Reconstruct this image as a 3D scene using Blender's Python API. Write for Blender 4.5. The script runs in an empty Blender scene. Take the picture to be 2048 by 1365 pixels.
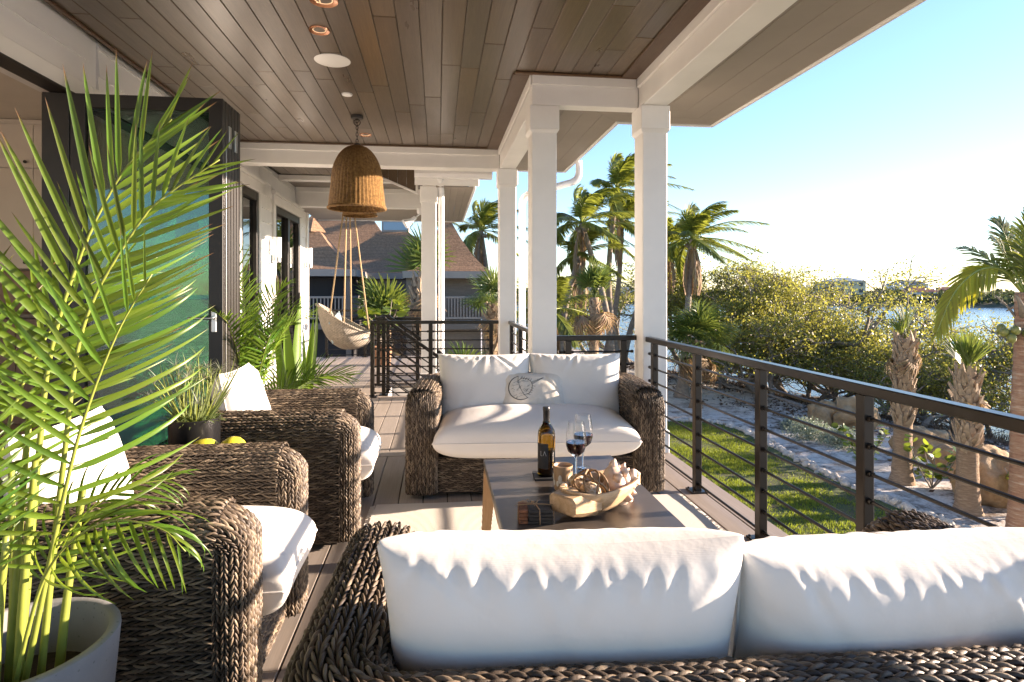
import bpy, bmesh, math, random
import numpy as np
from mathutils import Vector, Matrix, noise
R = math.radians
random.seed(7); rng = np.random.default_rng(7)
scene = bpy.context.scene
C = scene.collection

# ---------------------------------------------------------------- camera
cam = bpy.data.cameras.new('camera'); cam_o = bpy.data.objects.new('camera', cam); C.objects.link(cam_o)
cam.sensor_width = 36.0; cam.lens = 21.0
cam.shift_y = -100.5 / 2048.0
cam.clip_start = 0.02; cam.clip_end = 6000
YAW = math.atan(149.0 / 1194.7)
cam_o.location = (0, 0, 1.28); cam_o.rotation_euler = (R(90), 0, -YAW)
scene.camera = cam_o

# ---------------------------------------------------------------- sky, sun, exposure
SUN_EL, SUN_AZ = 12.5, 88.5           # degrees; azimuth clockwise from +Y
world = bpy.data.worlds.new('World'); scene.world = world; world.use_nodes = True
wn = world.node_tree; wn.nodes.clear()
w_out = wn.nodes.new('ShaderNodeOutputWorld'); w_bg = wn.nodes.new('ShaderNodeBackground')
w_sky = wn.nodes.new('ShaderNodeTexSky'); w_sky.sky_type = 'NISHITA'; w_sky.sun_disc = False
w_sky.sun_elevation = R(SUN_EL); w_sky.sun_rotation = R(SUN_AZ)
w_sky.altitude = 0; w_sky.air_density = 1.0; w_sky.dust_density = 0.1; w_sky.ozone_density = 4.0
wn.links.new(w_sky.outputs[0], w_bg.inputs[0]); wn.links.new(w_bg.outputs[0], w_out.inputs[0])
w_bg.inputs[1].default_value = 0.088
sun = bpy.data.lights.new('sun', 'SUN'); sun.energy = 4.0; sun.angle = R(0.55); sun.color = (1.0, 0.885, 0.72)
sun_o = bpy.data.objects.new('sun', sun); C.objects.link(sun_o)
_d = Vector((math.sin(R(SUN_AZ)) * math.cos(R(SUN_EL)), math.cos(R(SUN_AZ)) * math.cos(R(SUN_EL)), math.sin(R(SUN_EL))))
sun_o.rotation_euler = _d.to_track_quat('Z', 'Y').to_euler(); sun_o.location = (30, 0, 10)
vs = scene.view_settings
vs.view_transform = 'Standard'; vs.look = 'None'; vs.gamma = 1.0; vs.use_curve_mapping = False
vs.exposure = 2.36
vs.use_white_balance = True; vs.white_balance_temperature = 7150; vs.white_balance_tint = 21
scene.render.engine = 'CYCLES'
cy = scene.cycles
cy.max_bounces = 10; cy.diffuse_bounces = 5; cy.glossy_bounces = 5; cy.transmission_bounces = 10; cy.transparent_max_bounces = 24
cy.sample_clamp_indirect = 6.0; cy.use_denoising = True
try: cy.denoiser = 'OPENIMAGEDENOISE'
except Exception: pass

# ---------------------------------------------------------------- helpers
def link(o, parent=None):
    C.objects.link(o)
    if parent is not None: o.parent = parent
    return o
def tag(o, label, cat, group=None):
    o['label'] = label; o['category'] = cat
    if group: o['group'] = group
    return o
def struct(o): o['kind'] = 'structure'; return o
def stuff(o, label=None, cat=None):
    o['kind'] = 'stuff'
    if label: o['label'] = label
    if cat: o['category'] = cat
    return o
def empty(name, label, cat, loc=(0, 0, 0), rz=0.0, group=None):
    o = bpy.data.objects.new(name, None); C.objects.link(o)
    o.location = loc; o.rotation_euler = (0, 0, rz); o.empty_display_size = 0.1
    return tag(o, label, cat, group)
def hold(name):
    o = bpy.data.objects.new(name, None); C.objects.link(o); o.empty_display_size = 0.1
    return struct(o)
def copy_tree(o, parent=None):
    c = o.copy(); C.objects.link(c)
    if parent is not None: c.parent = parent
    for ch in o.children: copy_tree(ch, c)
    return c

class MB:
    def __init__(s): s.v = []; s.f = []; s.n = 0
    def add(s, v, f):
        v = np.asarray(v, float).reshape(-1, 3); b = s.n
        s.v.append(v); s.n += len(v)
        s.f.extend([tuple(int(i) + b for i in q) for q in f])
        return s
    def box(s, x0, y0, z0, x1, y1, z1):
        v = [(x, y, z) for x in (x0, x1) for y in (y0, y1) for z in (z0, z1)]
        return s.add(v, [(0, 1, 3, 2), (4, 6, 7, 5), (0, 4, 5, 1), (2, 3, 7, 6), (0, 2, 6, 4), (1, 5, 7, 3)])
    def cbox(s, x0, y0, z0, x1, y1, z1, c=0.004):
        return s.cboxm(((x0 + x1) / 2, (y0 + y1) / 2, (z0 + z1) / 2), (x1 - x0, y1 - y0, z1 - z0), None, c)
    def cboxm(s, ctr, dim, rot=None, c=0.004):
        h = np.array(dim) / 2; c = min(c, h.min() * 0.8)
        v = []; idx = {}
        for sx in (-1, 1):
            for sy in (-1, 1):
                for sz in (-1, 1):
                    for ax in range(3):
                        p = np.array([sx, sy, sz]) * h - np.array([sx, sy, sz]) * c
                        p[ax] = (sx, sy, sz)[ax] * h[ax]
                        idx[(sx, sy, sz, ax)] = len(v); v.append(p)
        f = []
        q = [(-1, -1), (1, -1), (1, 1), (-1, 1)]
        for ax in range(3):
            o1, o2 = [a for a in range(3) if a != ax]
            for sg in (-1, 1):
                r = []
                for (a, b) in q:
                    k = [0, 0, 0]; k[ax] = sg; k[o1] = a; k[o2] = b
                    r.append(idx[(k[0], k[1], k[2], ax)])
                f.append(r)
        for ax in range(3):                      # edges parallel to ax
            o1, o2 = [a for a in range(3) if a != ax]
            for a in (-1, 1):
                for b in (-1, 1):
                    k0 = [0, 0, 0]; k0[ax] = -1; k0[o1] = a; k0[o2] = b
                    k1 = list(k0); k1[ax] = 1
                    f.append([idx[(*k0, o1)], idx[(*k1, o1)], idx[(*k1, o2)], idx[(*k0, o2)]])
        for sx in (-1, 1):
            for sy in (-1, 1):
                for sz in (-1, 1):
                    f.append([idx[(sx, sy, sz, a)] for a in range(3)])
        v = np.array(v)
        # orient outward
        ff = []
        for q_ in f:
            p = v[q_]; n = np.cross(p[1] - p[0], p[2] - p[0])
            ff.append(q_ if np.dot(n, p.mean(0)) > 0 else q_[::-1])
        if rot is not None: v = v @ np.array(rot).T
        return s.add(v + np.array(ctr), ff)
    def tube(s, pts, rad, n=8, cap=True, closed=False, squash=None):
        pts = np.asarray(pts, float); m = len(pts)
        rad = np.full(m, rad, float) if np.isscalar(rad) else np.asarray(rad, float)
        if closed: t = np.roll(pts, -1, 0) - np.roll(pts, 1, 0)
        else: t = np.gradient(pts, axis=0)
        t /= np.maximum(np.linalg.norm(t, axis=1, keepdims=True), 1e-9)
        up = np.array([0, 0, 1.0]) if abs(t[0][2]) < 0.9 else np.array([1.0, 0, 0])
        a = np.cross(up, t[0]); a /= np.linalg.norm(a); A = []
        for i in range(m):
            a = a - t[i] * np.dot(a, t[i]); nn = np.linalg.norm(a)
            a = a / nn if nn > 1e-6 else np.cross(t[i], [0.3, 0.5, 0.8])
            A.append(a)
        A = np.array(A); B = np.cross(t, A)
        th = np.arange(n) * 2 * math.pi / n
        v = pts[:, None] + rad[:, None, None] * (np.cos(th)[None, :, None] * A[:, None] + (squash or 1.0) * np.sin(th)[None, :, None] * B[:, None])
        f = []
        for i in range(m if closed else m - 1):
            j = (i + 1) % m
            for k in range(n):
                l = (k + 1) % n
                f.append((i * n + k, i * n + l, j * n + l, j * n + k))
        if cap and not closed:
            f.append(tuple(range(n))[::-1]); f.append(tuple((m - 1) * n + k for k in range(n)))
        return s.add(v.reshape(-1, 3), f)
    def lathe(s, prof, ctr=(0, 0, 0), n=32, cap=True, sx=1, sy=1):
        prof = np.asarray(prof, float); m = len(prof)
        th = np.arange(n) * 2 * math.pi / n
        v = np.stack([prof[:, None, 0] * np.cos(th) * sx, prof[:, None, 0] * np.sin(th) * sy, np.repeat(prof[:, None, 1], n, 1)], -1)
        f = [(i * n + k, i * n + (k + 1) % n, (i + 1) * n + (k + 1) % n, (i + 1) * n + k) for i in range(m - 1) for k in range(n)]
        if cap:
            f.append(tuple(range(n))[::-1]); f.append(tuple((m - 1) * n + k for k in range(n)))
        return s.add(v.reshape(-1, 3) + np.array(ctr), f)
    def prism(s, poly, z0, z1):
        m = len(poly)
        v = [(p[0], p[1], z0) for p in poly] + [(p[0], p[1], z1) for p in poly]
        return s.add(v, [tuple(range(m))[::-1], tuple(range(m, 2 * m))] + [(i, (i + 1) % m, m + (i + 1) % m, m + i) for i in range(m)])
    def grid(s, P, closed_u=False, closed_v=False):
        P = np.asarray(P, float); a, b = P.shape[:2]
        f = []
        for i in range(a if closed_u else a - 1):
            for j in range(b if closed_v else b - 1):
                i2, j2 = (i + 1) % a, (j + 1) % b
                f.append((i * b + j, i2 * b + j, i2 * b + j2, i * b + j2))
        return s.add(P.reshape(-1, 3), f)
    def build(s, name, mat=None, parent=None, smooth=False, angle=None):
        me = bpy.data.meshes.new(name)
        V = np.concatenate(s.v) if s.v else np.zeros((0, 3))
        me.from_pydata(V.tolist(), [], s.f); me.update()
        if mat is not None: me.materials.append(mat)
        if smooth:
            me.polygons.foreach_set('use_smooth', np.ones(len(me.polygons), bool))
            if angle: me.set_sharp_from_angle(angle=R(angle))
        return link(bpy.data.objects.new(name, me), parent)
def inst(o, name, parent, loc=(0, 0, 0), rot=(0, 0, 0), scale=(1, 1, 1)):
    c = bpy.data.objects.new(name, o.data); c.location = loc; c.rotation_euler = rot; c.scale = scale
    return link(c, parent)
def fast_mesh(name, V, F, mat, parent=None, smooth=False):
    """V (n,3) array, F (m,k) int array of equal-size faces."""
    V = np.ascontiguousarray(V, dtype=np.float32); F = np.ascontiguousarray(F, dtype=np.int32)
    me = bpy.data.meshes.new(name); m, k = F.shape
    me.vertices.add(len(V)); me.vertices.foreach_set('co', V.ravel())
    me.loops.add(m * k); me.loops.foreach_set('vertex_index', F.ravel())
    me.polygons.add(m); me.polygons.foreach_set('loop_start', np.arange(0, m * k, k, dtype=np.int32))
    if smooth: me.polygons.foreach_set('use_smooth', np.ones(m, bool))
    me.update(calc_edges=True); me.validate()
    if mat is not None: me.materials.append(mat)
    return link(bpy.data.objects.new(name, me), parent)

# ---------------------------------------------------------------- materials
class NT:
    def __init__(s, name):
        s.m = bpy.data.materials.new(name); s.m.use_nodes = True; s.t = s.m.node_tree
        s.b = s.t.nodes['Principled BSDF']; s.o = s.t.nodes['Material Output']
    def n(s, typ, **kw):
        x = s.t.nodes.new('ShaderNode' + typ)
        for k, v in kw.items():
            if k.startswith('i_'): x.inputs[k[2:].replace('_', ' ')].default_value = v
            else: setattr(x, k, v)
        return x
    def l(s, a, b): s.t.links.new(a, b); return s
    def coord(s, out='Object', scale=(1, 1, 1), rnd=False):
        tc = s.n('TexCoord'); mp = s.n('Mapping'); mp.inputs['Scale'].default_value = scale
        s.l(tc.outputs[out], mp.inputs['Vector'])
        if rnd:
            oi = s.n('ObjectInfo'); mu = s.n('Math', operation='MULTIPLY'); mu.inputs[1].default_value = 37.0
            cb = s.n('CombineXYZ'); s.l(oi.outputs['Random'], mu.inputs[0])
            for i in range(3): s.l(mu.outputs[0], cb.inputs[i])
            s.l(cb.outputs[0], mp.inputs['Location'])
        return mp.outputs[0]
    def noise(s, vec, scale, detail=4, rough=0.55, dist=0.0):
        x = s.n('TexNoise'); x.inputs['Scale'].default_value = scale; x.inputs['Detail'].default_value = detail
        x.inputs['Roughness'].default_value = rough; x.inputs['Distortion'].default_value = dist
        if vec is not None: s.l(vec, x.inputs['Vector'])
        return x.outputs['Fac']
    def ramp(s, fac, stops):
        x = s.n('ValToRGB'); e = x.color_ramp.elements
        while len(e) < len(stops): e.new(0.5)
        for q, (p, c) in zip(e, stops): q.position = p; q.color = (*c, 1) if len(c) == 3 else c
        s.l(fac, x.inputs[0]); return x.outputs[0]
    def mix(s, fac, a, b, mode='MIX'):
        x = s.n('Mix', data_type='RGBA', blend_type=mode)
        for v, i in ((fac, 0), (a, 6), (b, 7)):
            if hasattr(v, 'links'): s.l(v, x.inputs[i])
            elif i == 0: x.inputs[0].default_value = v
            else: x.inputs[i].default_value = (*v, 1)
        return x.outputs[2]
    def math(s, op, a, b=None):
        x = s.n('Math', operation=op)
        for v, i in ((a, 0), (b, 1)):
            if v is None: continue
            if hasattr(v, 'links'): s.l(v, x.inputs[i])
            else: x.inputs[i].default_value = v
        return x.outputs[0]
    def col(s, c):
        if hasattr(c, 'links'): s.l(c, s.b.inputs['Base Color'])
        else: s.b.inputs['Base Color'].default_value = (*c, 1)
        return s
    def set(s, **kw):
        for k, v in kw.items():
            i = s.b.inputs[k.replace('_', ' ')]
            if hasattr(v, 'links'): s.l(v, i)
            else: i.default_value = v
        return s
    def bump(s, h, strength=0.3, dist=0.01):
        x = s.n('Bump'); x.inputs['Strength'].default_value = strength; x.inputs['Distance'].default_value = dist
        s.l(h, x.inputs['Height']); s.l(x.outputs[0], s.b.inputs['Normal']); return s
    def rand(s): return s.n('ObjectInfo').outputs['Random']
    def island(s): return s.n('NewGeometry').outputs['Random Per Island']

def m_paint(name, c, rough=0.45, var=0.06, bump=0.05, scale=3.0):
    t = NT(name); v = t.coord('Object'); f = t.noise(v, scale, 5)
    lo = tuple(max(0, x * (1 - var)) for x in c); hi = tuple(min(1, x * (1 + var * 0.5)) for x in c)
    t.col(t.ramp(f, [(0.3, lo), (0.7, hi)])).set(Roughness=rough)
    t.bump(t.noise(v, 180, 2), bump, 0.002); return t.m
def m_plain(name, c, rough=0.5, metal=0.0, **kw):
    t = NT(name); t.col(c).set(Roughness=rough, Metallic=metal, **kw); return t.m
def m_planks(name, c1, c2, c3, rough=0.35, axis=(14, 1.1, 14), rv=0.35, coat=0.0, spec=0.5):
    """wood boards, each board its own object: tint by object, grain along local Y"""
    t = NT(name); v = t.coord('Object', axis, rnd=True)
    g = t.noise(v, 3.0, 8, 0.62, 0.6); fine = t.noise(v, 14.0, 4, 0.6)
    blot = t.noise(t.coord('Object', (2.2, 1.2, 2.2), rnd=True), 2.0, 4, 0.6)
    a = t.ramp(g, [(0.25, c1), (0.55, c2), (0.8, c3)])
    a = t.mix(0.35, a, t.ramp(fine, [(0.3, tuple(x * 0.6 for x in c1)), (0.7, c3)]))
    a = t.mix(t.math('MULTIPLY', blot, 0.7), a, c2)
    hs = t.n('HueSaturation'); t.l(a, hs.inputs['Color'])
    r = t.rand(); t.l(t.math('ADD', t.math('MULTIPLY', r, rv), 1 - rv / 2), hs.inputs['Value'])
    t.l(t.math('ADD', t.math('MULTIPLY', t.math('FRACT', t.math('MULTIPLY', r, 7.31)), 0.3), 0.82), hs.inputs['Saturation'])
    t.col(hs.outputs[0])
    t.set(Roughness=t.math('ADD', t.math('MULTIPLY', blot, 0.25), rough - 0.1))
    t.b.inputs['Specular IOR Level'].default_value = spec
    if coat: t.b.inputs['Coat Weight'].default_value = coat; t.b.inputs['Coat Roughness'].default_value = 0.25
    t.bump(t.math('ADD', g, t.math('MULTIPLY', fine, 0.5)), 0.12, 0.003)
    return t.m

M = {}
M['white'] = m_paint('white_paint', (0.80, 0.79, 0.76), 0.42)
M['siding'] = m_paint('white_siding', (0.78, 0.775, 0.755), 0.5)
M['soffit'] = m_paint('taupe_soffit_paint', (0.31, 0.268, 0.232), 0.5)
M['ceiling'] = m_planks('stained_ceiling_wood', (0.066, 0.043, 0.026), (0.122, 0.085, 0.055), (0.19, 0.137, 0.090), 0.30, rv=0.34, coat=0.3)
M['trimwood'] = m_planks('ceiling_trim_wood', (0.07, 0.04, 0.022), (0.12, 0.07, 0.04), (0.17, 0.10, 0.06), 0.4)
M['deck'] = m_planks('composite_deck', (0.255, 0.215, 0.18), (0.32, 0.272, 0.232), (0.375, 0.325, 0.28), 0.62, axis=(10, 0.8, 10), rv=0.12, spec=0.35)
M['bronze'] = m_plain('dark_bronze_metal', (0.016, 0.0125, 0.010), 0.42, 0.0)
M['rail'] = m_plain('rail_coating', (0.038, 0.034, 0.030), 0.30, 0.65)
M['black'] = m_plain('black_gap', (0.01, 0.01, 0.01), 0.9)
M['dark'] = m_plain('dark_roof_underlay', (0.05, 0.045, 0.04), 0.9)
M['steel'] = m_plain('brushed_steel', (0.55, 0.55, 0.55), 0.3, 1.0)
M['copper'] = m_plain('copper_trim', (0.55, 0.28, 0.17), 0.25, 1.0)
M['whiteplastic'] = m_plain('white_plastic', (0.82, 0.81, 0.80), 0.35)
M['gutter'] = m_plain('white_aluminium', (0.82, 0.82, 0.82), 0.25)
def m_glass(name, tint, refl=0.08, rough=0.0):
    t = NT(name); t.t.nodes.remove(t.b)
    tr = t.n('BsdfTransparent'); tr.inputs[0].default_value = (*tint, 1)
    gl = t.n('BsdfGlossy'); gl.inputs['Roughness'].default_value = rough
    fr = t.n('Fresnel'); fr.inputs[0].default_value = 1.5
    ad = t.math('ADD', fr.outputs[0], refl); cl = t.math('MINIMUM', ad, 1.0)
    mx = t.n('MixShader'); t.l(cl, mx.inputs[0]); t.l(tr.outputs[0], mx.inputs[1]); t.l(gl.outputs[0], mx.inputs[2])
    t.l(mx.outputs[0], t.o.inputs[0]); return t.m
M['greenglass'] = m_glass('green_tinted_glass', (0.62, 0.80, 0.72), 0.05)
M['winglass'] = m_glass('window_glass', (0.45, 0.52, 0.48), 0.22)

# ================================================================ PORCH: floor, wall, ceiling, beams
PW = 0.1475                                     # deck board pitch
WX = -2.30                                      # outer face of the house wall
floor_o = hold('porch_floor')
unit = MB().cbox(-PW / 2 + 0.003, 0, -0.026, PW / 2 - 0.003, 1, 0, 0.003).build('deck_board', M['deck'], floor_o)
first = [True]
def deck_board(x, y0, y1):
    if first[0]: o = unit; first[0] = False
    else: o = bpy.data.objects.new('deck_board', unit.data); link(o, floor_o)
    o.location = (x, y0 + 0.002, 0); o.scale = (1, y1 - y0 - 0.004, 1)
for i in range(28): deck_board(WX + PW * (i + 0.5), -0.8, 2.10); deck_board(WX + PW * (i + 0.5), 2.10, 4.70)
for i in range(22): deck_board(WX + PW * (i + 0.5), 4.85, 7.25)
for i in range(16):
    x = WX + PW * (i + 0.5)
    if x < -0.66: deck_board(x, 7.40, 11.9)
    else: deck_board(x, 8.33, 11.9)
def cross_board(x0, x1, y0, y1):
    o = bpy.data.objects.new('deck_board', unit.data); link(o, floor_o)
    o.rotation_euler = (0, 0, -R(90)); o.location = (x0 + 0.002, (y0 + y1) / 2, 0); o.scale = (1, x1 - x0 - 0.004, 1)
cross_board(WX, 1.83, 4.70, 4.85); cross_board(WX, 0.95, 7.25, 7.40); cross_board(-0.645, 0.06, 8.183, 8.33)
fr = MB()
fr.box(WX - 0.1, -0.8, -0.20, 1.79, 4.82, -0.034); fr.box(WX - 0.1, 4.82, -0.20, 0.92, 7.38, -0.034)
fr.box(WX - 0.1, 7.38, -0.20, -0.67, 11.88, -0.034); fr.box(-0.67, 8.21, -0.20, 0.02, 11.88, -0.034)
fr.build('joist', M['black'], floor_o)
for (a, b, c, d) in ((1.795, -0.8, 1.83, 4.85), (0.925, 4.86, 0.95, 7.40), (0.025, 8.33, 0.06, 11.9)):
    MB().cbox(a, b, -0.34, c, d, -0.029).build('fascia_board', M['soffit'], floor_o)
MB().cbox(0.96, 4.82, -0.34, 1.79, 4.85, -0.029).build('fascia_board', M['soffit'], floor_o)
MB().cbox(-0.64, 7.405, -0.34, 0.92, 7.43, -0.029).build('fascia_board', M['white'], floor_o)
MB().cbox(-0.64, 8.15, -0.34, 0.02, 8.178, -0.029).build('fascia_board', M['white'], floor_o)
# space under the deck: stucco piers and wall of the lower storey
low = MB(); low.box(-6.5, -2, -3.05, -0.9, 11.5, -0.35)
o = low.build('lower_storey_wall', M['siding']); tag(o, 'white lower storey wall of the house below the deck', 'wall')

# ---- house wall with lap siding
wall = empty('house_wall', 'white lap siding house wall with black framed glass doors along the porch', 'wall')
sh = MB()
for a, b in ((4.29, 7.36), (8.05, 8.86), (10.36, 11.0)): sh.box(WX - 0.16, a, -0.1, WX - 0.025, b, 3.0)
sh.box(WX - 0.16, 7.361, 2.55, WX - 0.025, 8.049, 3.0); sh.box(WX - 0.16, 8.861, 2.51, WX - 0.025, 10.359, 3.0)
sh.build('wall_sheathing', M['siding'], wall)
MB().box(WX - 0.16, -3.0, 2.52, WX - 0.025, 4.285, 3.0).build('wall_header', M['siding'], wall)
sid = MB()
v = [(0.0, 0, 0), (-0.03, 0, 0), (-0.03, 0, 0.186), (-0.014, 0, 0.186)]
sid.add([(x, 0, z) for x, _, z in v] + [(x, 1, z) for x, _, z in v], [(0, 1, 2, 3), (7, 6, 5, 4), (0, 4, 5, 1), (1, 5, 6, 2), (2, 6, 7, 3), (3, 7, 4, 0)])
sid_o = None
def siding(y0, y1, z0, z1, step=0.182):
    global sid_o
    z = z0
    while z < z1 - 0.03:
        if sid_o is None: sid_o = sid.build('siding_board', M['siding'], wall); o = sid_o
        else: o = bpy.data.objects.new('siding_board', sid_o.data); link(o, wall)
        h = min(step, z1 - z) / step
        o.location = (WX, y0 + 0.001, z); o.scale = (1, y1 - y0 - 0.002, h); z += step
siding(-3.0, 4.285, 2.64, 2.98, 0.17)
siding(4.42, 7.24, 0.02, 2.98); siding(8.17, 8.74, 0.02, 2.98); siding(10.48, 10.9, 0.02, 2.98)
siding(7.24, 8.17, 2.72, 2.98); siding(8.74, 10.48, 2.72, 2.98)
T = lambda *a, n='door_trim': MB().cbox(*a, 0.005).build(n, M['white'], wall)
T(WX - 0.02, -3.0, 2.505, WX + 0.022, 4.30, 2.635)                       # head over the folding doors
T(WX - 0.02, 4.30, -0.0, WX + 0.022, 4.415, 2.64)
T(WX - 0.02, 10.905, 0, WX + 0.025, 11.03, 2.98, n='corner_board')
def glazed(y0, y1, ztop, trim, mull):
    d = MB()
    fw = 0.075
    d.cbox(WX - 0.06, y0, 0.0, WX + 0.012, y0 + fw, ztop); d.cbox(WX - 0.06, y1 - fw, 0.0, WX + 0.012, y1, ztop)
    d.cbox(WX - 0.06, y0 + fw, ztop - fw - 0.03, WX + 0.010, y1 - fw, ztop); d.cbox(WX - 0.06, y0 + fw, 0, WX + 0.010, y1 - fw, 0.12)
    if mull:
        ym = (y0 + y1) / 2; d.cbox(WX - 0.05, ym - 0.05, 0.12, WX + 0.018, ym + 0.05, ztop - fw - 0.03)
    f_ = d.build('glass_door', M['bronze'], wall)
    MB().box(WX - 0.045, y0 + fw, 0.12, WX - 0.035, y1 - fw, ztop - fw - 0.03).build('pane', M['winglass'], f_)
    MB().cbox(WX + 0.012, y1 - 0.14, 0.95, WX + 0.05, y1 - 0.115, 1.25).build('handle', M['bronze'], f_)
    T(WX - 0.02, y0 - trim, 0, WX + 0.022, y0 - 0.002, ztop + 0.003); T(WX - 0.02, y1 + 0.002, 0, WX + 0.022, y1 + trim, ztop + 0.003)
    T(WX - 0.02, y0 - trim - 0.02, ztop + 0.005, WX + 0.03, y1 + trim + 0.02, ztop + 0.14)
    T(WX - 0.02, y0 - trim - 0.05, ztop + 0.142, WX + 0.055, y1 + trim + 0.05, ztop + 0.185)
glazed(7.36, 8.05, 2.54, 0.11, False); glazed(8.86, 10.36, 2.50, 0.11, True)
def sconce(y, which):
    s_ = empty('wall_sconce', which, 'wall lamp', (WX, y, 1.72), 0, 'glass cylinder sconces')
    MB().cbox(0.0, -0.06, -0.06, 0.02, 0.06, 0.06).build('back_plate', M['steel'], s_)
    MB().cbox(0.02, -0.012, -0.04, 0.10, 0.012, -0.015).build('arm', M['steel'], s_)
    MB().lathe([(0.0, -0.05), (0.035, -0.05), (0.05, -0.04), (0.05, 0.03), (0.0, 0.03)], (0.10, 0, 0), 20).build('cup', M['steel'], s_, True, 40)
    sh = MB().lathe([(0.052, 0.02), (0.052, 0.30), (0.047, 0.30), (0.047, 0.032), (0.0, 0.032)], (0.10, 0, 0), 24, False)
    t = NT('frosted_glass'); t.col((0.9, 0.9, 0.88)).set(Roughness=0.35, Transmission_Weight=0.55, IOR=1.3)
    sh.build('shade', t.m, s_, True, 40)
sconce(8.62, 'frosted cylinder wall lamp between the two glass doors')
sconce(10.70, 'frosted cylinder wall lamp at the far corner of the house wall')

# ---- ceiling planks
ceil_o = hold('porch_ceiling')
CW, CZ = 0.1435, 2.98
plank = None
def ceil_plank(x, y0, y1):
    global plank
    if plank is None:
        plank = MB().cbox(-CW / 2 + 0.0015, 0, 0, CW / 2 - 0.0015, 1, 0.02, 0.004).build('ceiling_plank', M['ceiling'], ceil_o); o = plank
    else: o = bpy.data.objects.new('ceiling_plank', plank.data); link(o, ceil_o)
    o.location = (x, y0 + 0.001, CZ); o.scale = (1, y1 - y0 - 0.002, 1)
def ceil_run(x, y0, y1):
    y = y0 - random.uniform(0, 1.5)
    while y < y1:
        L = random.choice((1.25, 1.6, 2.0, 2.4)); e = y + L
        if y1 - e < 0.35: e = y1
        ceil_plank(x, max(y, y0), min(e, y1)); y = e
nrow = int((1.545 - WX) / CW) + 1
for i in range(nrow):
    x = WX + 0.035 + CW * (i + 0.5)
    if x + CW / 2 > 1.56: continue
    ceil_run(x, -0.8, 4.58 if x > 0.60 else 7.08)
for i in range(14): ceil_run(WX + 0.035 + CW * (i + 0.5), 7.32, 9.05)
for (a, b, c, d) in ((1.445, -0.8, 1.575, 4.573), (0.585, 4.612, 0.715, 7.063), (WX + 0.03, -3, WX + 0.06, 7.03)):
    MB().cbox(a, b, CZ - 0.018, c, d, CZ - 0.001).build('edge_moulding', M['trimwood'], ceil_o)
for (a, b, c, d) in ((0.60, 4.575, 1.575, 4.61), (WX + 0.03, 7.065, 0.715, 7.095)):
    MB().cbox(a, b, CZ - 0.018, c, d, CZ - 0.001).build('edge_moulding', M['trimwood'], ceil_o)
# roof deck above everything
roof = empty('porch_roof', 'porch roof with white fascia edge above the taupe soffit', 'roof')
rf = MB(); rf.prism([(-6.6, -3), (2.655, -3), (2.655, 5.56), (1.70, 5.56), (1.70, 7.95), (-6.6, 7.95)], 3.01, 3.12)
rf.box(-6.6, 7.96, 2.985, 0.50, 11.95, 3.12)
rf.build('roof_deck', M['dark'], roof)
SZ = 2.90
def soff(poly, z=SZ): MB().prism(poly, z, z + 0.02).build('soffit_board', M['soffit'], roof)
xs = [1.805, 2.015, 2.225, 2.435, 2.652]; ys = [4.735, 4.94, 5.145, 5.35, 5.557]
for i in range(4):
    g = 0.002
    soff([(xs[i] + g, -3), (xs[i + 1] - g, -3), (xs[i + 1] - g, ys[i + 1] - g), (xs[i] + g, ys[i] + g)])
xs2 = [0.935, 1.125, 1.315, 1.505, 1.697]
for i in range(4):
    a, b = ys[i] + 0.002, ys[i + 1] - 0.002
    soff([(xs2[i] - 0.2 * 0 if False else xs2[i], a), (xs[i] + 0.0, a), (xs[i + 1] - 0.002, b), (xs2[i + 1], b)])
yf = [7.24, 7.42, 7.60, 7.78, 7.947]
for i in range(4):
    g = 0.002
    soff([(xs2[i] + g, ys[i] + 0.004), (xs2[i + 1] - g, ys[i + 1] + 0.004), (xs2[i + 1] - g, yf[i + 1] - g), (xs2[i] + g, yf[i] + g)])
    soff([(-0.25, yf[i] + g), (xs2[i] - g, yf[i] + g), (xs2[i + 1] - g, yf[i + 1] - g), (-0.25, yf[i + 1] - g)])
def fascia(*a): MB().cbox(*a, 0.003).build('fascia', M['white'], roof)
fascia(2.655, -3, 2.885, 2.685, 5.59, 3.15); fascia(1.705, 5.562, 2.885, 2.653, 5.59, 3.15); fascia(1.702, 5.592, 2.885, 1.732, 7.98, 3.15)
fascia(0.52, 7.952, 2.885, 1.70, 7.98, 3.15)
# far roof bay: fascia and gutter facing the camera, flat taupe soffit
fascia(-0.30, 7.985, 2.68, 0.55, 8.015, 2.90)
g_ = MB(); prof = [(0, 0), (0.09, 0), (0.115, 0.05), (0.115, 0.105), (0.0, 0.105)]
g_.add([(-0.30, 7.98 - a, 2.765 + b) for a, b in prof] + [(0.72, 7.98 - a, 2.765 + b) for a, b in prof], [tuple(range(5)), tuple(range(9, 4, -1))] + [(i, (i + 1) % 5 + 0, (i + 1) % 5 + 5, i + 5) for i in range(5)])
g_.build('gutter', M['gutter'], roof)
for k in range(5): MB().box(-0.02 + 0.1 * k + 0.002, 8.02, 2.66, 0.08 + 0.1 * k - 0.002, 11.93, 2.675).build('soffit_board', M['soffit'], roof)
for k in range(8): MB().box(WX, 10.32 + 0.2 * k + 0.002, 2.66, -0.03, 10.52 + 0.2 * k - 0.002, 2.675).build('soffit_board', M['soffit'], roof)
fascia(0.483, 8.02, 2.645, 0.51, 11.96, 2.90); fascia(WX, 11.935, 2.645, 0.48, 11.96, 2.90)
MB().box(WX, 9.22, 2.975, -0.3, 10.1, 2.99).build('dark_ceiling_panel', M['ceiling'], roof)

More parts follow.
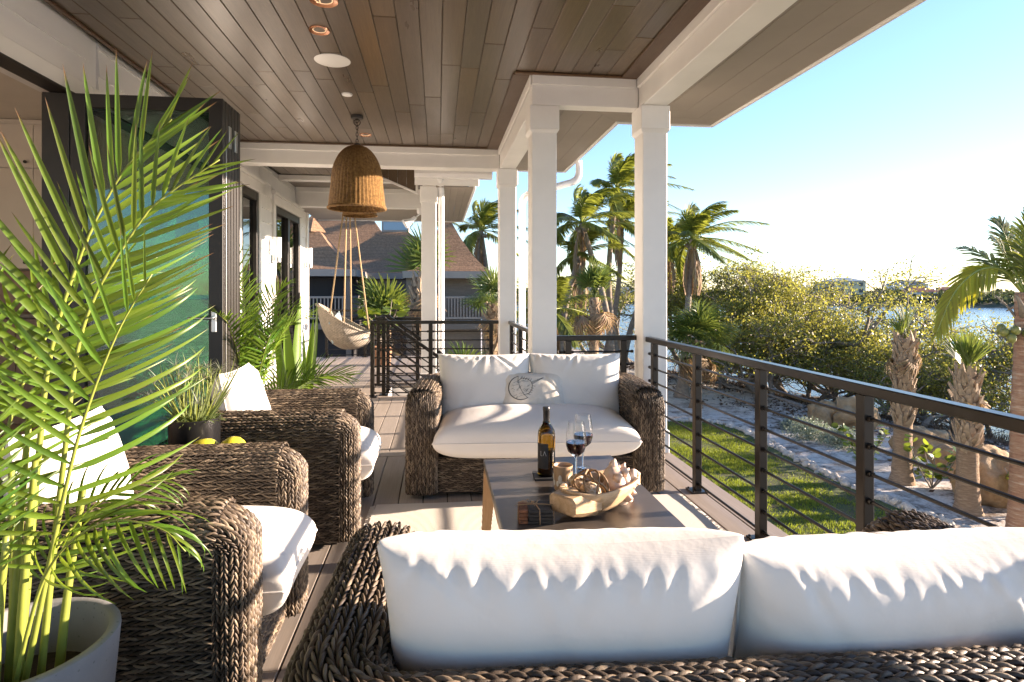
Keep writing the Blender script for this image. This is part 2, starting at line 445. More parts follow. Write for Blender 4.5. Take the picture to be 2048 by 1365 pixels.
# ---- beams
def beam(label, x0, y0, x1, y1, z0=2.74, z1=2.975, frieze=None):
    b = empty('porch_beam', label, 'beam', (0, 0, 0), 0, 'white porch beams')
    MB().cbox(x0, y0, z0, x1, y1, z1, 0.004).build('beam_casing', M['white'], b)
    for (a, c, d, e) in frieze or ():
        MB().cbox(a, c, z1 - 0.082, d, e, z1 + 0.002, 0.004).build('frieze_board', M['white'], b)
    return b
beam('long white beam over the near railing at the right edge of the porch', 1.60, -3, 1.80, 4.735, frieze=[(1.575, -3, 1.598, 4.596)])
beam('short white beam between the two nearest columns', 0.735, 4.62, 1.595, 4.74, frieze=[(0.735, 4.597, 1.572, 4.618)])
beam('white beam running back from the middle column to the far column', 0.74, 4.745, 0.93, 7.11, frieze=[(0.716, 4.62, 0.733, 7.075)])
beam('white cross beam behind the woven bell pendant', WX, 7.12, 0.735, 7.31, frieze=[(WX, 7.098, 0.714, 7.118)])
beam('thin white beam under the second ceiling bay', WX, 9.06, -0.35, 9.2, 2.90, 2.975)
beam('white cross beam in front of the far taupe soffit', WX, 10.12, -0.20, 10.3, 2.66, 2.975, frieze=[(WX, 10.098, -0.20, 10.118)])
beam('white side beam above the column with the downspout', -0.20, 8.03, -0.03, 10.3, 2.685, 2.96)
# plank clad gable return beside the far bay
gr = empty('gable_return', 'sloping dark plank panel with white edge boards beside the far bay', 'panel')
A_, B_, C_ = (-0.78, 2.86), (-0.30, 2.66), (-0.30, 2.90)
for k in range(4):
    x0 = -0.80 + k * 0.125; x1 = x0 + 0.122
    zb = lambda x: 2.87 - (x + 0.80) * 0.42
    MB().add([(x, y, z) for y in (8.42, 8.44) for (x, z) in ((x0, zb(x0)), (x1, zb(x1)), (x1, 2.97), (x0, 2.97))],
             [(0, 1, 2, 3), (7, 6, 5, 4), (0, 4, 5, 1), (1, 5, 6, 2), (2, 6, 7, 3), (3, 7, 4, 0)]).build('plank', M['ceiling'], gr)
ang = math.atan(0.42)
MB().cboxm((-0.55, 8.425, 2.752), (0.56, 0.06, 0.025), Matrix.Rotation(ang, 3, 'Y'), 0.003).build('edge_board', M['white'], gr)
MB().cbox(-0.30, 8.39, 2.63, -0.27, 8.45, 2.97).build('edge_board', M['white'], gr)

# ---- columns
def column(label, x, y, w=0.20, ztop=2.74, zb=0.0):
    c = empty('porch_column', label, 'column', (x, y, zb), 0, 'white square porch columns'); h = w / 2
    H = ztop - zb
    MB().cbox(-h, -h, 0, h, h, H - 0.19, 0.006).build('shaft', M['white'], c)
    MB().cbox(-h - 0.018, -h - 0.018, H - 0.19, h + 0.018, h + 0.018, H - 0.001, 0.006).build('capital', M['white'], c)
    t = MB(); a, b = h + 0.018, h
    t.add([(sx * r, sy * r, z) for r, z in ((a, H - 0.191), (b + 0.001, H - 0.215)) for sx, sy in ((-1, -1), (1, -1), (1, 1), (-1, 1))],
          [(0, 1, 5, 4), (1, 2, 6, 5), (2, 3, 7, 6), (3, 0, 4, 7), (3, 2, 1, 0), (4, 5, 6, 7)]).build('necking', M['white'], c)
    MB().cbox(-h - 0.015, -h - 0.015, 0, h + 0.015, h + 0.015, 0.18, 0.006).build('plinth', M['white'], c)
column('white square column at the corner where the long right railing ends', 1.70, 4.63)
column('white square column directly behind the far love seat', 0.835, 4.74)
column('slim looking white column at the far end of the side beam', 0.835, 7.20)
column('white column with a downspout beside the stairs', -0.115, 8.17, 0.20, 2.68)

# ---- downspouts
def downspout(label, pts, r=0.042):
    d = empty('downspout', label, 'downspout', tuple(pts[-1]), 0, 'white downspouts'); p0 = np.array(pts[-1])
    P = []
    pts = [np.array(p, float) for p in pts]
    for i, p in enumerate(pts):                       # rounded elbows
        if 0 < i < len(pts) - 1:
            a = pts[i - 1] - p; b = pts[i + 1] - p; ra = min(0.11, np.linalg.norm(a) * .45); a /= np.linalg.norm(a); b /= np.linalg.norm(b)
            for k in range(7):
                t = k / 6; q = p + a * ra * (1 - t) ** 2 + b * ra * t ** 2; P.append(q)
        else: P.append(p)
    MB().tube(np.array(P) - p0, r, 14, True).build('pipe', M['gutter'], d, True, 50)
    for i in range(1, len(pts) - 1):
        p = pts[i]; a = pts[i - 1] - p; b = pts[i + 1] - p; a /= np.linalg.norm(a); b /= np.linalg.norm(b); m = MB()
        for k in range(1, 12):
            t = k / 12; ra = 0.11; q = p + a * ra * (1 - t) ** 2 + b * ra * t ** 2; dq = -2 * (1 - t) * a + 2 * t * b; dq /= np.linalg.norm(dq)
            m.tube(np.array([q - dq * 0.003, q + dq * 0.003]) - p0, r + 0.004, 14, True)
        m.build('elbow_rib', M['gutter'], d, True, 50)['kind'] = 'stuff'
downspout('white downspout crossing from the roof edge to the slim far column', [(1.755, 7.30, 2.90), (1.755, 7.30, 2.66), (1.03, 7.26, 2.44), (1.03, 7.26, -0.4)])
downspout('white downspout fixed to the column beside the stairs', [(0.03, 7.97, 2.78), (0.05, 8.14, 2.60), (0.05, 8.14, -0.4)])

# ---- folding door stack
fd = empty('folding_door', 'stack of folded dark framed glass doors with green tinted panes', 'door', (-2.22, 3.94, 0))
PWD, PHT, PT = 0.885, 2.485, 0.046
for k in range(6):
    y = k * 0.057; fw = 0.085
    d = MB(); d.cbox(0, y, 0.02, fw, y + PT, PHT, 0.003); d.cbox(PWD - fw, y, 0.02, PWD, y + PT, PHT, 0.003)
    d.cbox(fw - 0.001, y + 0.001, PHT - fw, PWD - fw + 0.001, y + PT - 0.001, PHT, 0.003); d.cbox(fw - 0.001, y + 0.001, 0.02, PWD - fw + 0.001, y + PT - 0.001, 0.02 + fw + 0.03, 0.003)
    p_ = d.build('door_leaf', M['bronze'], fd)
    MB().box(fw, y + 0.018, 0.13, PWD - fw, y + 0.028, PHT - fw).build('pane', M['greenglass'], p_)
    if k in (2, 4):
        for z in (0.3, 2.2):
            MB().cbox(PWD - 0.006, y - 0.012, z, PWD + 0.006, y + 0.03, z + 0.14, 0.002).build('hinge', M['steel'], p_)
    if k == 1: MB().cbox(PWD - 0.01, y - 0.004, 0.02, PWD + 0.004, y + 0.0, PHT - 0.3, 0.001).build('weather_strip', M['steel'], p_)
    if k == 0:
        MB().cbox(PWD - 0.068, -0.010, 1.02, PWD - 0.036, -0.0005, 1.15, 0.004).build('lock_plate', M['steel'], p_)
        h_ = MB().tube([(PWD - 0.05, -0.01, 1.11), (PWD - 0.05, -0.045, 1.11)], 0.009, 10); h_.tube([(PWD - 0.05, -0.045, 1.11), (PWD - 0.19, -0.048, 1.11)], 0.009, 10)
        h_.build('lever_handle', M['steel'], p_, True, 40)
MB().box(-0.12, -6.9, PHT + 0.003, -0.002, 0.345, PHT + 0.018).build('head_track', M['bronze'], fd)
MB().cbox(-0.16, 0.0, 0.0, -0.005, 0.345, PHT, 0.004).build('jamb', M['bronze'], fd)

# ---- interior behind the opening
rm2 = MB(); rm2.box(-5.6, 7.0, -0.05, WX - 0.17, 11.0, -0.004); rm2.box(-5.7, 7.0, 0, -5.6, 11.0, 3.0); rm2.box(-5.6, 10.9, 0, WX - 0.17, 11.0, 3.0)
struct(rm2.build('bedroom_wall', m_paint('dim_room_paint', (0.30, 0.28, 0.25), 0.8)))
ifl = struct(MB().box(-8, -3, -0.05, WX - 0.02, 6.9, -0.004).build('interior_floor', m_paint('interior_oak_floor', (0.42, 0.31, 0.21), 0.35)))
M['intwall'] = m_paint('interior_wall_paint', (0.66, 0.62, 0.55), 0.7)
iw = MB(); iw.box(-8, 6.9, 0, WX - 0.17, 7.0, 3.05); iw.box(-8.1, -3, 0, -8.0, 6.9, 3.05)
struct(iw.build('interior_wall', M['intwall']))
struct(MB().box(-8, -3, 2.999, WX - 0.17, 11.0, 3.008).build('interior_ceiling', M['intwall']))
kc = empty('kitchen_cabinet', 'white kitchen wall cabinets seen through the open doorway at far left', 'cabinet', (-4.0, 6.5, 0))
M['cab'] = m_paint('cabinet_paint', (0.62, 0.57, 0.49), 0.4)
MB().box(-1.8, 0.022, 1.50, 1.55, 0.4, 2.99).build('carcass', M['cab'], kc)
for i in range(-4, 4):
    x0, x1 = 0.45 * i, 0.45 * (i + 1)
    if x1 > 1.5: continue
    for z0, z1, kz in ((1.50, 2.50, 1.56), (2.505, 2.94, 2.56)):
        d_ = MB().cbox(x0 + 0.002, 0, z0, x1 - 0.002, 0.02, z1 - 0.004, 0.003).build('cabinet_door', M['cab'], kc)
        kx = x1 - 0.06 if i % 2 else x0 + 0.06
        MB().lathe([(0, 0), (0.016, 0.0), (0.016, 0.012), (0.006, 0.016), (0.006, 0.03)], (0, 0, 0), 12).build('knob', M['bronze'], d_, True, 40)
        kb = d_.children[0]; kb.rotation_euler = (R(-90), 0, 0); kb.location = (kx, -0.03, kz)
bk = m_paint('backsplash_tile', (0.30, 0.19, 0.13), 0.3); bc = m_planks('brown_cabinet_wood', (0.10, 0.06, 0.035), (0.16, 0.10, 0.06), (0.22, 0.14, 0.09), 0.4)
MB().box(-1.8, 0.35, 1.06, 1.55, 0.38, 1.49).build('backsplash', bk, kc)
ct = MB().cbox(-1.8, -0.28, 1.02, 1.55, 0.345, 1.06, 0.004).build('counter', m_plain('dark_counter', (0.05, 0.045, 0.04), 0.2), kc)
for i in range(-4, 4):
    if 0.45 * (i + 1) > 1.5: continue
    for z0, z1 in ((0.10, 0.40), (0.405, 0.70), (0.705, 1.01)):
        MB().cbox(0.45 * i + 0.002, -0.25, z0, 0.45 * (i + 1) - 0.002, -0.23, z1, 0.003).build('drawer_front', bc, kc)
MB().box(-1.8, -0.228, 0.0, 1.55, 0.345, 1.015).build('base_carcass', bc, kc)

# ---- stairs down
st = empty('deck_stairs', 'stairs going down through the deck behind the black railing', 'stairs', (-0.62, 7.44, 0))
for k in range(9):
    x, z = 0.02 + 0.26 * k, -0.18 * (k + 1)
    if k: MB().cbox(x, 0.0, z, x + 0.275, 0.70, z + 0.03, 0.003).build('tread', M['deck'], st)
    else: MB().cbox(x, 0.0, z, x + 0.275, 0.70, z + 0.03, 0.003).build('tread', M['deck'], st)
    MB().box(x - 0.012, 0.0, z + 0.032, x - 0.001, 0.70, z + 0.178).build('riser', M['white'], st)

# ---- railings
post_m = bar_m = None
def railing(label, p0, p1, posts, parent=None, H=0.92, nb=8, group='black metal deck railings', top_ext=(0, 0)):
    p0 = np.array(p0, float); p1 = np.array(p1, float); L = np.linalg.norm(p1 - p0); a = math.atan2(p1[1] - p0[1], p1[0] - p0[0])
    r = empty('deck_railing', label, 'railing', (p0[0], p0[1], 0), a, group)
    MB().cbox(-top_ext[0], -0.026, H - 0.04, L + top_ext[1], 0.026, H, 0.004).build('top_rail', M['rail'], r)
    for x in posts:
        MB().cbox(x - 0.024, -0.022, 0.006, x + 0.024, 0.022, H - 0.041, 0.003).build('post', M['rail'], r)
        MB().cbox(x - 0.055, -0.055, 0.0, x + 0.055, 0.055, 0.010, 0.003).build('base_plate', M['rail'], r)
        b = MB()
        for sx in (-0.04, 0.04):
            for sy in (-0.04, 0.04): b.lathe([(0.007, 0.010), (0.007, 0.016), (0.003, 0.018)], (x + sx, sy, 0), 8)
        b.build('bolt', M['rail'], r)['kind'] = 'stuff'
    xs_ = sorted(set([0.0] + list(posts) + [L]))
    for i in range(len(xs_) - 1):
        a0, a1 = xs_[i] + 0.02, xs_[i + 1] - 0.02
        if a1 - a0 < 0.06: continue
        for k in range(nb):
            z = 0.05 + 0.1055 * k
            b = MB().tube([(a0, 0, z), (a1, 0, z)], 0.0075, 8)
            for e, sg in ((a0, 1), (a1, -1)): b.tube([(e, 0, z), (e + sg * 0.022, 0, z)], 0.0125, 8)
            b.build('bar', M['rail'], r, True, 40)
    return r
railing('long black metal railing on the right overlooking the lawn', (1.645, 4.525), (1.645, -0.7), [0.13, 0.885, 1.645, 2.395, 3.155, 3.905, 4.66, 5.15])
railing('short black railing between the two nearest columns', (0.94, 4.70), (1.60, 4.70), [0.10, 0.555])
railing('short black railing running back to the slim far column', (0.865, 7.09), (0.865, 4.85), [0.12, 0.86, 1.62, 2.15])
railing('black railing in front of the stair opening', (-0.80, 7.345), (0.735, 7.23), [0.024, 0.72, 1.45])
railing('black railing behind the stair opening ending at the downspout column', (-0.82, 8.255), (-0.22, 8.255), [0.024, 0.55])
railing('far black railing at the end of the deck', (WX + 0.16, 11.80), (-0.02, 11.80), [0.03, 0.75, 1.45, 2.1])
railing('far black railing along the outer side of the deck end', (0.0, 8.36), (0.0, 11.78), [0.08, 1.1, 2.2, 3.3])
def stair_rail(label, y):
    r = empty('stair_handrail', label, 'handrail', (-0.655, y, 0), 0, 'sloping stair handrails')
    MB().cbox(-0.022, -0.022, 0.006, 0.022, 0.022, 0.93, 0.003).build('newel_post', M['rail'], r)
    MB().cbox(-0.055, -0.055, 0, 0.055, 0.055, 0.01, 0.003).build('base_plate', M['rail'], r)
    a = math.atan(0.72)
    for z, w in ((0.94, 0.04),): 
        MB().cboxm((1.0, 0, z - 0.72), (2.0 / math.cos(a), 0.05, w), Matrix.Rotation(a, 3, 'Y'), 0.004).build('handrail', M['rail'], r)
        MB().cbox(-0.10, -0.024, z - 0.02, 0.03, 0.024, z + 0.02, 0.004).build('handrail_return', M['rail'], r)
    for k in range(7):
        MB().tube([(0.0, 0, 0.12 + 0.11 * k), (2.0, 0, 0.12 + 0.11 * k - 1.44)], 0.0075, 8).build('bar', M['rail'], r, True, 40)
    for x in (0.95, 1.95): MB().cbox(x - 0.022, -0.02, -0.72 * x - 0.15, x + 0.022, 0.02, 0.90 - 0.72 * x, 0.003).build('post', M['rail'], r)
stair_rail('sloping black handrail on the near side of the stairs', 7.47); stair_rail('sloping black handrail on the far side of the stairs', 8.12)

# ---- ceiling fittings
def disc(name, label, cat, x, y, r, mat, h=0.008, group=None):
    o = MB().lathe([(0, 0), (r * 0.92, 0), (r, h * 0.6), (r, h)], (0, 0, 0), 32).build(name, mat, None, True, 40); o.location = (x, y, CZ - h + 0.0005); return tag(o, label, cat, group)
disc('ceiling_speaker', 'large round white ceiling speaker between the copper lights', 'speaker', -0.77, 4.54, 0.13, M['whiteplastic'])
disc('smoke_detector', 'small round white disc on the ceiling near the pendant', 'detector', -0.775, 5.30, 0.045, M['whiteplastic'], 0.012)
t = NT('warm_lamp'); t.col((1, 0.8, 0.55)).set(Emission_Strength=0.12); t.b.inputs['Emission Color'].default_value = (1, 0.62, 0.33, 1); M['lamp'] = t.m
def downlight(label, x, y, r=0.068):
    d = empty('recessed_light', label, 'ceiling light', (x, y, CZ), 0, 'copper recessed lights')
    MB().lathe([(r * 0.62, 0.004), (r * 0.66, -0.004), (r * 0.95, -0.009), (r, -0.003), (r, 0.0005)], (0, 0, 0), 32, False).build('trim_ring', M['copper'], d, True, 40)
    MB().lathe([(0, 0.002), (r * 0.35, 0.002), (r * 0.63, -0.001)], (0, 0, 0), 24, False).build('lamp', M['lamp'], d, True)
downlight('lit copper recessed light in front of the white ceiling speaker', -0.765, 4.02)
downlight('lit copper recessed light just behind the pendant chain', -0.78, 6.66)
downlight('copper recessed light cut off by the top edge of the picture', -0.66, 3.60, 0.085)
disc('motion_sensor', 'small white disc on the ceiling at the top edge of the picture', 'sensor', -0.80, 3.52, 0.035, M['whiteplastic'])
sl = empty('security_light', 'white flood light under the far beam beside the downspout column', 'lamp', (-0.27, 10.2, 2.66))
MB().lathe([(0.0, -0.09), (0.06, -0.09), (0.075, -0.06), (0.075, 0.0)], (0, 0, 0), 20).build('housing', M['whiteplastic'], sl, True, 40)
MB().tube([(-0.03, -0.03, -0.09), (-0.12, -0.06, -0.17)], 0.014, 8).build('arm', M['whiteplastic'], sl, True)
MB().tube([(-0.10, -0.05, -0.15), (-0.16, -0.07, -0.20), (-0.27, -0.10, -0.27)], [0.035, 0.04, 0.085], 16).build('lamp_head', M['whiteplastic'], sl, True, 40)

# ================================================================ FURNITURE
t = NT('wicker_strand'); isl = t.island(); v = t.coord('Object', (1, 1, 1))
c_ = t.ramp(isl, [(0.0, (0.036, 0.025, 0.016)), (0.35, (0.090, 0.064, 0.043)), (0.7, (0.165, 0.122, 0.083)), (1.0, (0.33, 0.255, 0.175))])
c_ = t.mix(t.math('MULTIPLY', t.noise(v, 60, 3), 0.5), c_, (0.055, 0.04, 0.03)); t.col(c_).set(Roughness=0.52)
t.bump(t.noise(t.coord('Object', (1, 1, 1)), 350, 2), 0.25, 0.002); M['wicker'] = t.m
M['wickerbase'] = m_plain('wicker_backing', (0.022, 0.017, 0.013), 0.85)
t = NT('white_outdoor_fabric'); v = t.coord('Object')
t.col(t.ramp(t.noise(v, 2.5, 3), [(0.3, (0.76, 0.73, 0.68)), (0.7, (0.82, 0.795, 0.75))])).set(Roughness=0.92)
t.b.inputs['Sheen Weight'].default_value = 0.15
wv = t.n('TexWave', wave_type='BANDS', bands_direction='X'); wv.inputs['Scale'].default_value = 260; t.l(v, wv.inputs['Vector'])
wz = t.n('TexWave', wave_type='BANDS', bands_direction='Z'); wz.inputs['Scale'].default_value = 260; t.l(v, wz.inputs['Vector'])
hh = t.math('ADD', t.math('MULTIPLY', t.math('ADD', wv.outputs['Fac'], wz.outputs['Fac']), 0.015), t.math('MULTIPLY', t.noise(v, 9, 4, 0.6), 1.0))
t.bump(hh, 0.35, 0.008); M['fabric'] = t.m
M['oak'] = m_planks('oiled_oak', (0.33, 0.20, 0.10), (0.43, 0.27, 0.145), (0.52, 0.345, 0.20), 0.5, axis=(12, 12, 1.2), rv=0.1)

def stitches(S, Lu, Lv, pitch=0.0128, step=0.0245, length=0.047, width=0.0036, H=0.0088, tilt=0.0056, seed=1):
    """herringbone weave: rows along u, links tilted alternately; S(u,v)->pos,normal (arrays)"""
    r = np.random.default_rng(seed)
    nr = max(1, int(round(Lv / pitch))); pv = Lv / nr; ns = max(1, int(round(Lu / step))); pu = Lu / ns
    J, I = np.meshgrid(np.arange(nr), np.arange(ns), indexing='ij')
    u0 = ((I + 0.5 + 0.5 * (J % 2)) * pu).ravel() + r.normal(0, 0.0015, J.size)
    v0 = ((J + 0.5) * pv).ravel() + r.normal(0, 0.0008, J.size)
    sg = np.where(J % 2 == 0, 1.0, -1.0).ravel(); n = len(u0)
    s = np.linspace(-1, 1, 6); cr = np.array([-1.0, -0.45, 0.45, 1.0]); hc = np.array([-0.35, 0.85, 0.85, -0.35])
    ln = (length * r.uniform(0.9, 1.12, n))[:, None, None]; tl = (tilt * r.uniform(0.75, 1.25, n) * sg)[:, None, None]
    Hn = (H * r.uniform(0.8, 1.2, n))[:, None, None]
    ss = s[None, :, None]; cc = cr[None, None, :]
    u = u0[:, None, None] + ss * ln / 2 + 0 * cc
    w = width * (1 - 0.45 * ss ** 2)
    vv = v0[:, None, None] + tl * ss + cc * w
    h = Hn * (1.05 - 1.0 * ss ** 2 + 0.30 * ss) * 1.0 + hc[None, None, :] * 0.0045 * (1 - 0.3 * ss ** 2) - 0.004
    u = np.clip(u, 0, Lu); vv = np.clip(vv, 0, Lv)
    P, N = S(u.ravel(), vv.ravel())
    V = P + N * h.reshape(-1, 1)
    base = (np.arange(n) * 24)[:, None, None]
    a, b = np.meshgrid(np.arange(5), np.arange(3), indexing='ij')
    q = np.stack([a * 4 + b, (a + 1) * 4 + b, (a + 1) * 4 + b + 1, a * 4 + b + 1], -1).reshape(-1, 4)
    F = (base + q[None]).reshape(-1, 4)
    return V, F
def curve_fn(pts, closed=False):
    pts = np.asarray(pts, float); d = np.r_[0, np.cumsum(np.linalg.norm(np.diff(pts, axis=0), axis=1))]
    return d, pts
def sampled(d, A): return lambda x: np.stack([np.interp(x, d, A[:, k]) for k in range(A.shape[1])], -1)
def make_wicker_seat(name, label, cat, W, D, Ha=0.67, aw=0.185, group=None):
    """front faces local -Y; origin at floor, centre of the front edge"""
    root = empty(name, label, cat, (0, 0, 0), 0, group)
    hw = W / 2 - aw / 2; yb = D - aw / 2; rc = 0.13; y0 = 0.07
    path = [(-hw, y0), (-hw, yb - rc)]
    path += [(-hw + rc - rc * math.cos(k * math.pi / 24), yb - rc + rc * math.sin(k * math.pi / 24)) for k in range(1, 13)]
    path += [(hw - rc + rc * math.sin(k * math.pi / 24), yb - rc + rc * math.cos(k * math.pi / 24)) for k in range(0, 13)]
    path += [(hw, y0)]
    path = np.array(path); fine = []
    for a, b in zip(path[:-1], path[1:]):
        m = max(1, int(np.linalg.norm(b - a) / 0.01)); fine += [a + (b - a) * k / m for k in range(m)]
    fine.append(path[-1]); fine = np.array(fine)
    du, _ = curve_fn(fine); tan = np.gradient(fine, axis=0); tan /= np.linalg.norm(tan, axis=1, keepdims=True)
    out = np.stack([-tan[:, 1], tan[:, 0]], -1)                       # outward (left of travel)
    fp, fo = sampled(du, fine), sampled(du, out); Lu = du[-1]
    r = 0.075; h = aw / 2; zb = 0.035; zi = 0.24
    pr = [(h, zb)] + [(h, Ha - r)] + [(h - r + r * math.cos(k * math.pi / 16), Ha - r + r * math.sin(k * math.pi / 16)) for k in range(1, 9)]
    pr += [(-h + r - r * math.sin(k * math.pi / 16), Ha - r + r * math.cos(k * math.pi / 16)) for k in range(0, 9)] + [(-h, zi)]
    pr = np.array(pr); f2 = []
    for a, b in zip(pr[:-1], pr[1:]):
        m = max(1, int(np.linalg.norm(b - a) / 0.006)); f2 += [a + (b - a) * k / m for k in range(m)]
    f2.append(pr[-1]); f2 = np.array(f2); dv, _ = curve_fn(f2)
    tp = np.gradient(f2, axis=0); tp /= np.linalg.norm(tp, axis=1, keepdims=True); nn = np.stack([tp[:, 1], -tp[:, 0]], -1)
    gp, gn = sampled(dv, f2), sampled(dv, nn); Lv = dv[-1]
    def S(u, v):
        p, o, q, n_ = fp(u), fo(u), gp(v), gn(v)
        P = np.concatenate([p + o * q[:, :1], q[:, 1:]], 1); N = np.concatenate([o * n_[:, :1], n_[:, 1:]], 1)
        return P, N / np.maximum(np.linalg.norm(N, axis=1, keepdims=True), 1e-6)
    V1, F1 = stitches(S, Lu, Lv, seed=3)
    allV, allF = [V1], [F1]; nb = len(V1)
    base = MB()
    uu, vv = np.meshgrid(np.linspace(0, Lu, 90), np.linspace(0, Lv, 50), indexing='ij')
    P, N = S(uu.ravel(), vv.ravel()); base.grid((P - N * 0.007).reshape(90, 50, 3))
    # front caps of the two arms
    rf = 0.11; hv = Ha - rf - zb; Lc = hv + rf * math.pi / 2 + 0.02
    ph = np.linspace(-math.pi / 2, math.pi / 2, 41); e = 0.55
    cx = np.sign(np.sin(ph)) * np.abs(np.sin(ph)) ** e * h; cy_ = -np.abs(np.cos(ph)) ** e * 0.075
    cpts = np.stack([cx, cy_], -1); cpts = np.concatenate([[[-h, 0.012]], cpts, [[h, 0.012]]]); dc, _ = curve_fn(cpts)
    tc = np.gradient(cpts, axis=0); tc /= np.maximum(np.linalg.norm(tc, axis=1, keepdims=True), 1e-9); nc = np.stack([tc[:, 1], -tc[:, 0]], -1)
    hp, hn = sampled(dc, cpts), sampled(dc, nc); Lw = dc[-1]
    for sx in (-1, 1):
        def S2(u, v, sx=sx):
            q, n_ = hp(v), hn(v)
            a = np.clip((u - hv) / rf, 0, math.pi / 2); up = np.minimum(u, hv)
            # section height falls towards the arm's sides so the top matches the rounded profile
            side = np.abs(q[:, 0]) / h; drop = np.where(side > 1 - r / h, r - np.sqrt(np.maximum(r ** 2 - (np.abs(q[:, 0]) - (h - r)) ** 2, 0)), 0) * np.sin(a)
            Y = y0 + q[:, 1] * np.cos(a) + (1 - np.cos(a)) * (rf - 0.0) + np.maximum(u - hv - rf * math.pi / 2, 0)
            Zz = zb + up + rf * np.sin(a) - drop
            P = np.stack([sx * hw + q[:, 0], Y, Zz], -1)
            N = np.stack([n_[:, 0], n_[:, 1] * np.cos(a), np.sin(a) + 0 * a], -1)
            return P, N / np.linalg.norm(N, axis=1, keepdims=True)
        Vc, Fc = stitches(S2, Lc, Lw, pitch=0.0115, step=0.0185, length=0.035, width=0.0034, H=0.0082, tilt=0.0052, seed=11 + sx); allV.append(Vc); allF.append(Fc + nb); nb += len(Vc)
        uu, vv = np.meshgrid(np.linspace(0, Lc, 40), np.linspace(0, Lw, 24), indexing='ij')
        P, N = S2(uu.ravel(), vv.ravel()); base.grid((P - N * 0.007).reshape(40, 24, 3))
    # front apron between the arms
    x0, x1 = -hw + h, hw - h
    def S3(u, v): return np.stack([x0 + u, np.full_like(u, 0.05), 0.035 + v], -1), np.tile([0, -1.0, 0], (len(u), 1))
    V3, F3 = stitches(S3, x1 - x0, 0.21, seed=21); allV.append(V3); allF.append(F3 + nb); nb += len(V3)
    base.box(x0 - 0.02, 0.055, 0.03, x1 + 0.02, 0.08, 0.25)
    base.box(x0 - 0.02, 0.05, 0.235, x1 + 0.02, D - aw, 0.25)
    base.build('backing_shell', M['wickerbase'], root)
    w_ = fast_mesh('wicker_weave', np.concatenate(allV), np.concatenate(allF), M['wicker'], root, True); w_['kind'] = 'stuff'
    for sx in (-1, 1):
        for y in (0.12, D - 0.1):
            MB().cbox(sx * (W / 2 - 0.09) - 0.025, y - 0.025, 0.0, sx * (W / 2 - 0.09) + 0.025, y + 0.025, 0.045).build('foot', M['wickerbase'], root)
    return root
def pillow_surface(w, h, d, p=5.0, q=0.5, seed=1, puckers=14, pd=0.018, slump=0.015, edge_in=0.05, nx=110, ny=80, lam=0.16, topheavy=0.0):
    """two grids (front -Y, back +Y) over a w x h pillow standing in XZ, centre at the bottom middle"""
    r = np.random.default_rng(seed)
    a = np.sin(np.linspace(-1, 1, nx) * math.pi / 2) * 0.55 + np.linspace(-1, 1, nx) * 0.45
    b = np.sin(np.linspace(-1, 1, ny) * math.pi / 2) * 0.55 + np.linspace(-1, 1, ny) * 0.45
    A, B = np.meshgrid(a, b, indexing='ij')
    X = A * w / 2 * (1 - edge_in * (1 - np.abs(B) ** 2) * np.abs(A) ** 3); Z = B * h / 2 * (1 - edge_in * 1.1 * (1 - np.abs(A) ** 2) * np.abs(B) ** 3)
    T = d / 2 * np.maximum((1 - np.abs(A) ** p) * (1 - np.abs(B) ** p), 0) ** q
    T = T * (1 - topheavy * B)
    sides = []
    for sgn in (-1, 1):
        D_ = np.zeros_like(T)
        for k in range(puckers):                              # creases running in from the seams
            ed = r.integers(0, 4) if k % 3 == 0 else 0
            c = r.uniform(-0.95, 0.95); sg = r.uniform(0.010, 0.026); L = (0.25 + r.exponential(0.45)) * lam; dp = (0.15 + min(r.exponential(0.35), 1.0)) * pd; bend = r.normal(0, 0.55)
            along, dist = (A, 1 - B) if ed == 0 else (A, 1 + B) if ed == 1 else (B, 1 - A) if ed == 2 else (B, 1 + A)
            sc = (w if ed < 2 else h) / 2; dist_m = dist * (h if ed < 2 else w) / 2
            x = (along - c) * sc - bend * dist_m
            sgm = sg * 0.55 + dist_m * 0.12
            prof = np.exp(-(x / sgm) ** 2) - 0.55 * np.exp(-((x - 1.7 * sgm) / sgm) ** 2) - 0.45 * np.exp(-((x + 1.7 * sgm) / sgm) ** 2)
            D_ -= dp * prof * np.exp(-dist_m / L) * np.clip(dist_m / 0.03, 0, 1)
        for k in range(3):
            cx, cz = r.uniform(-0.7, 0.7, 2); D_ += r.normal(0, slump) * np.exp(-((A - cx) ** 2 + (B - cz) ** 2) / 0.18)
        D_ *= np.clip(T / (d * 0.12), 0, 1)
        sides.append(np.stack([X, sgn * (T + D_), Z + h / 2], -1))
    return A, B, sides
def pillow(name, parent, mat, w, h, d, loc=(0, 0, 0), rot=(0, 0, 0), piping=True, **kw):
    A, B, (f_, b_) = pillow_surface(w, h, d, **kw)
    m = MB(); m.grid(f_[::-1]); m.grid(b_)
    o = m.build(name, mat, parent, True)
    o.location = loc; o.rotation_euler = rot
    if piping:
        nx, ny = A.shape; ring = np.concatenate([f_[:, 0], f_[-1, 1:], f_[::-1, -1][1:], f_[0, ::-1][1:-1]])[::2]
        s_ = MB().tube(ring, 0.0035, 6, closed=True).build('seam', mat, o, True)
    return o, f_
bm_weld = None
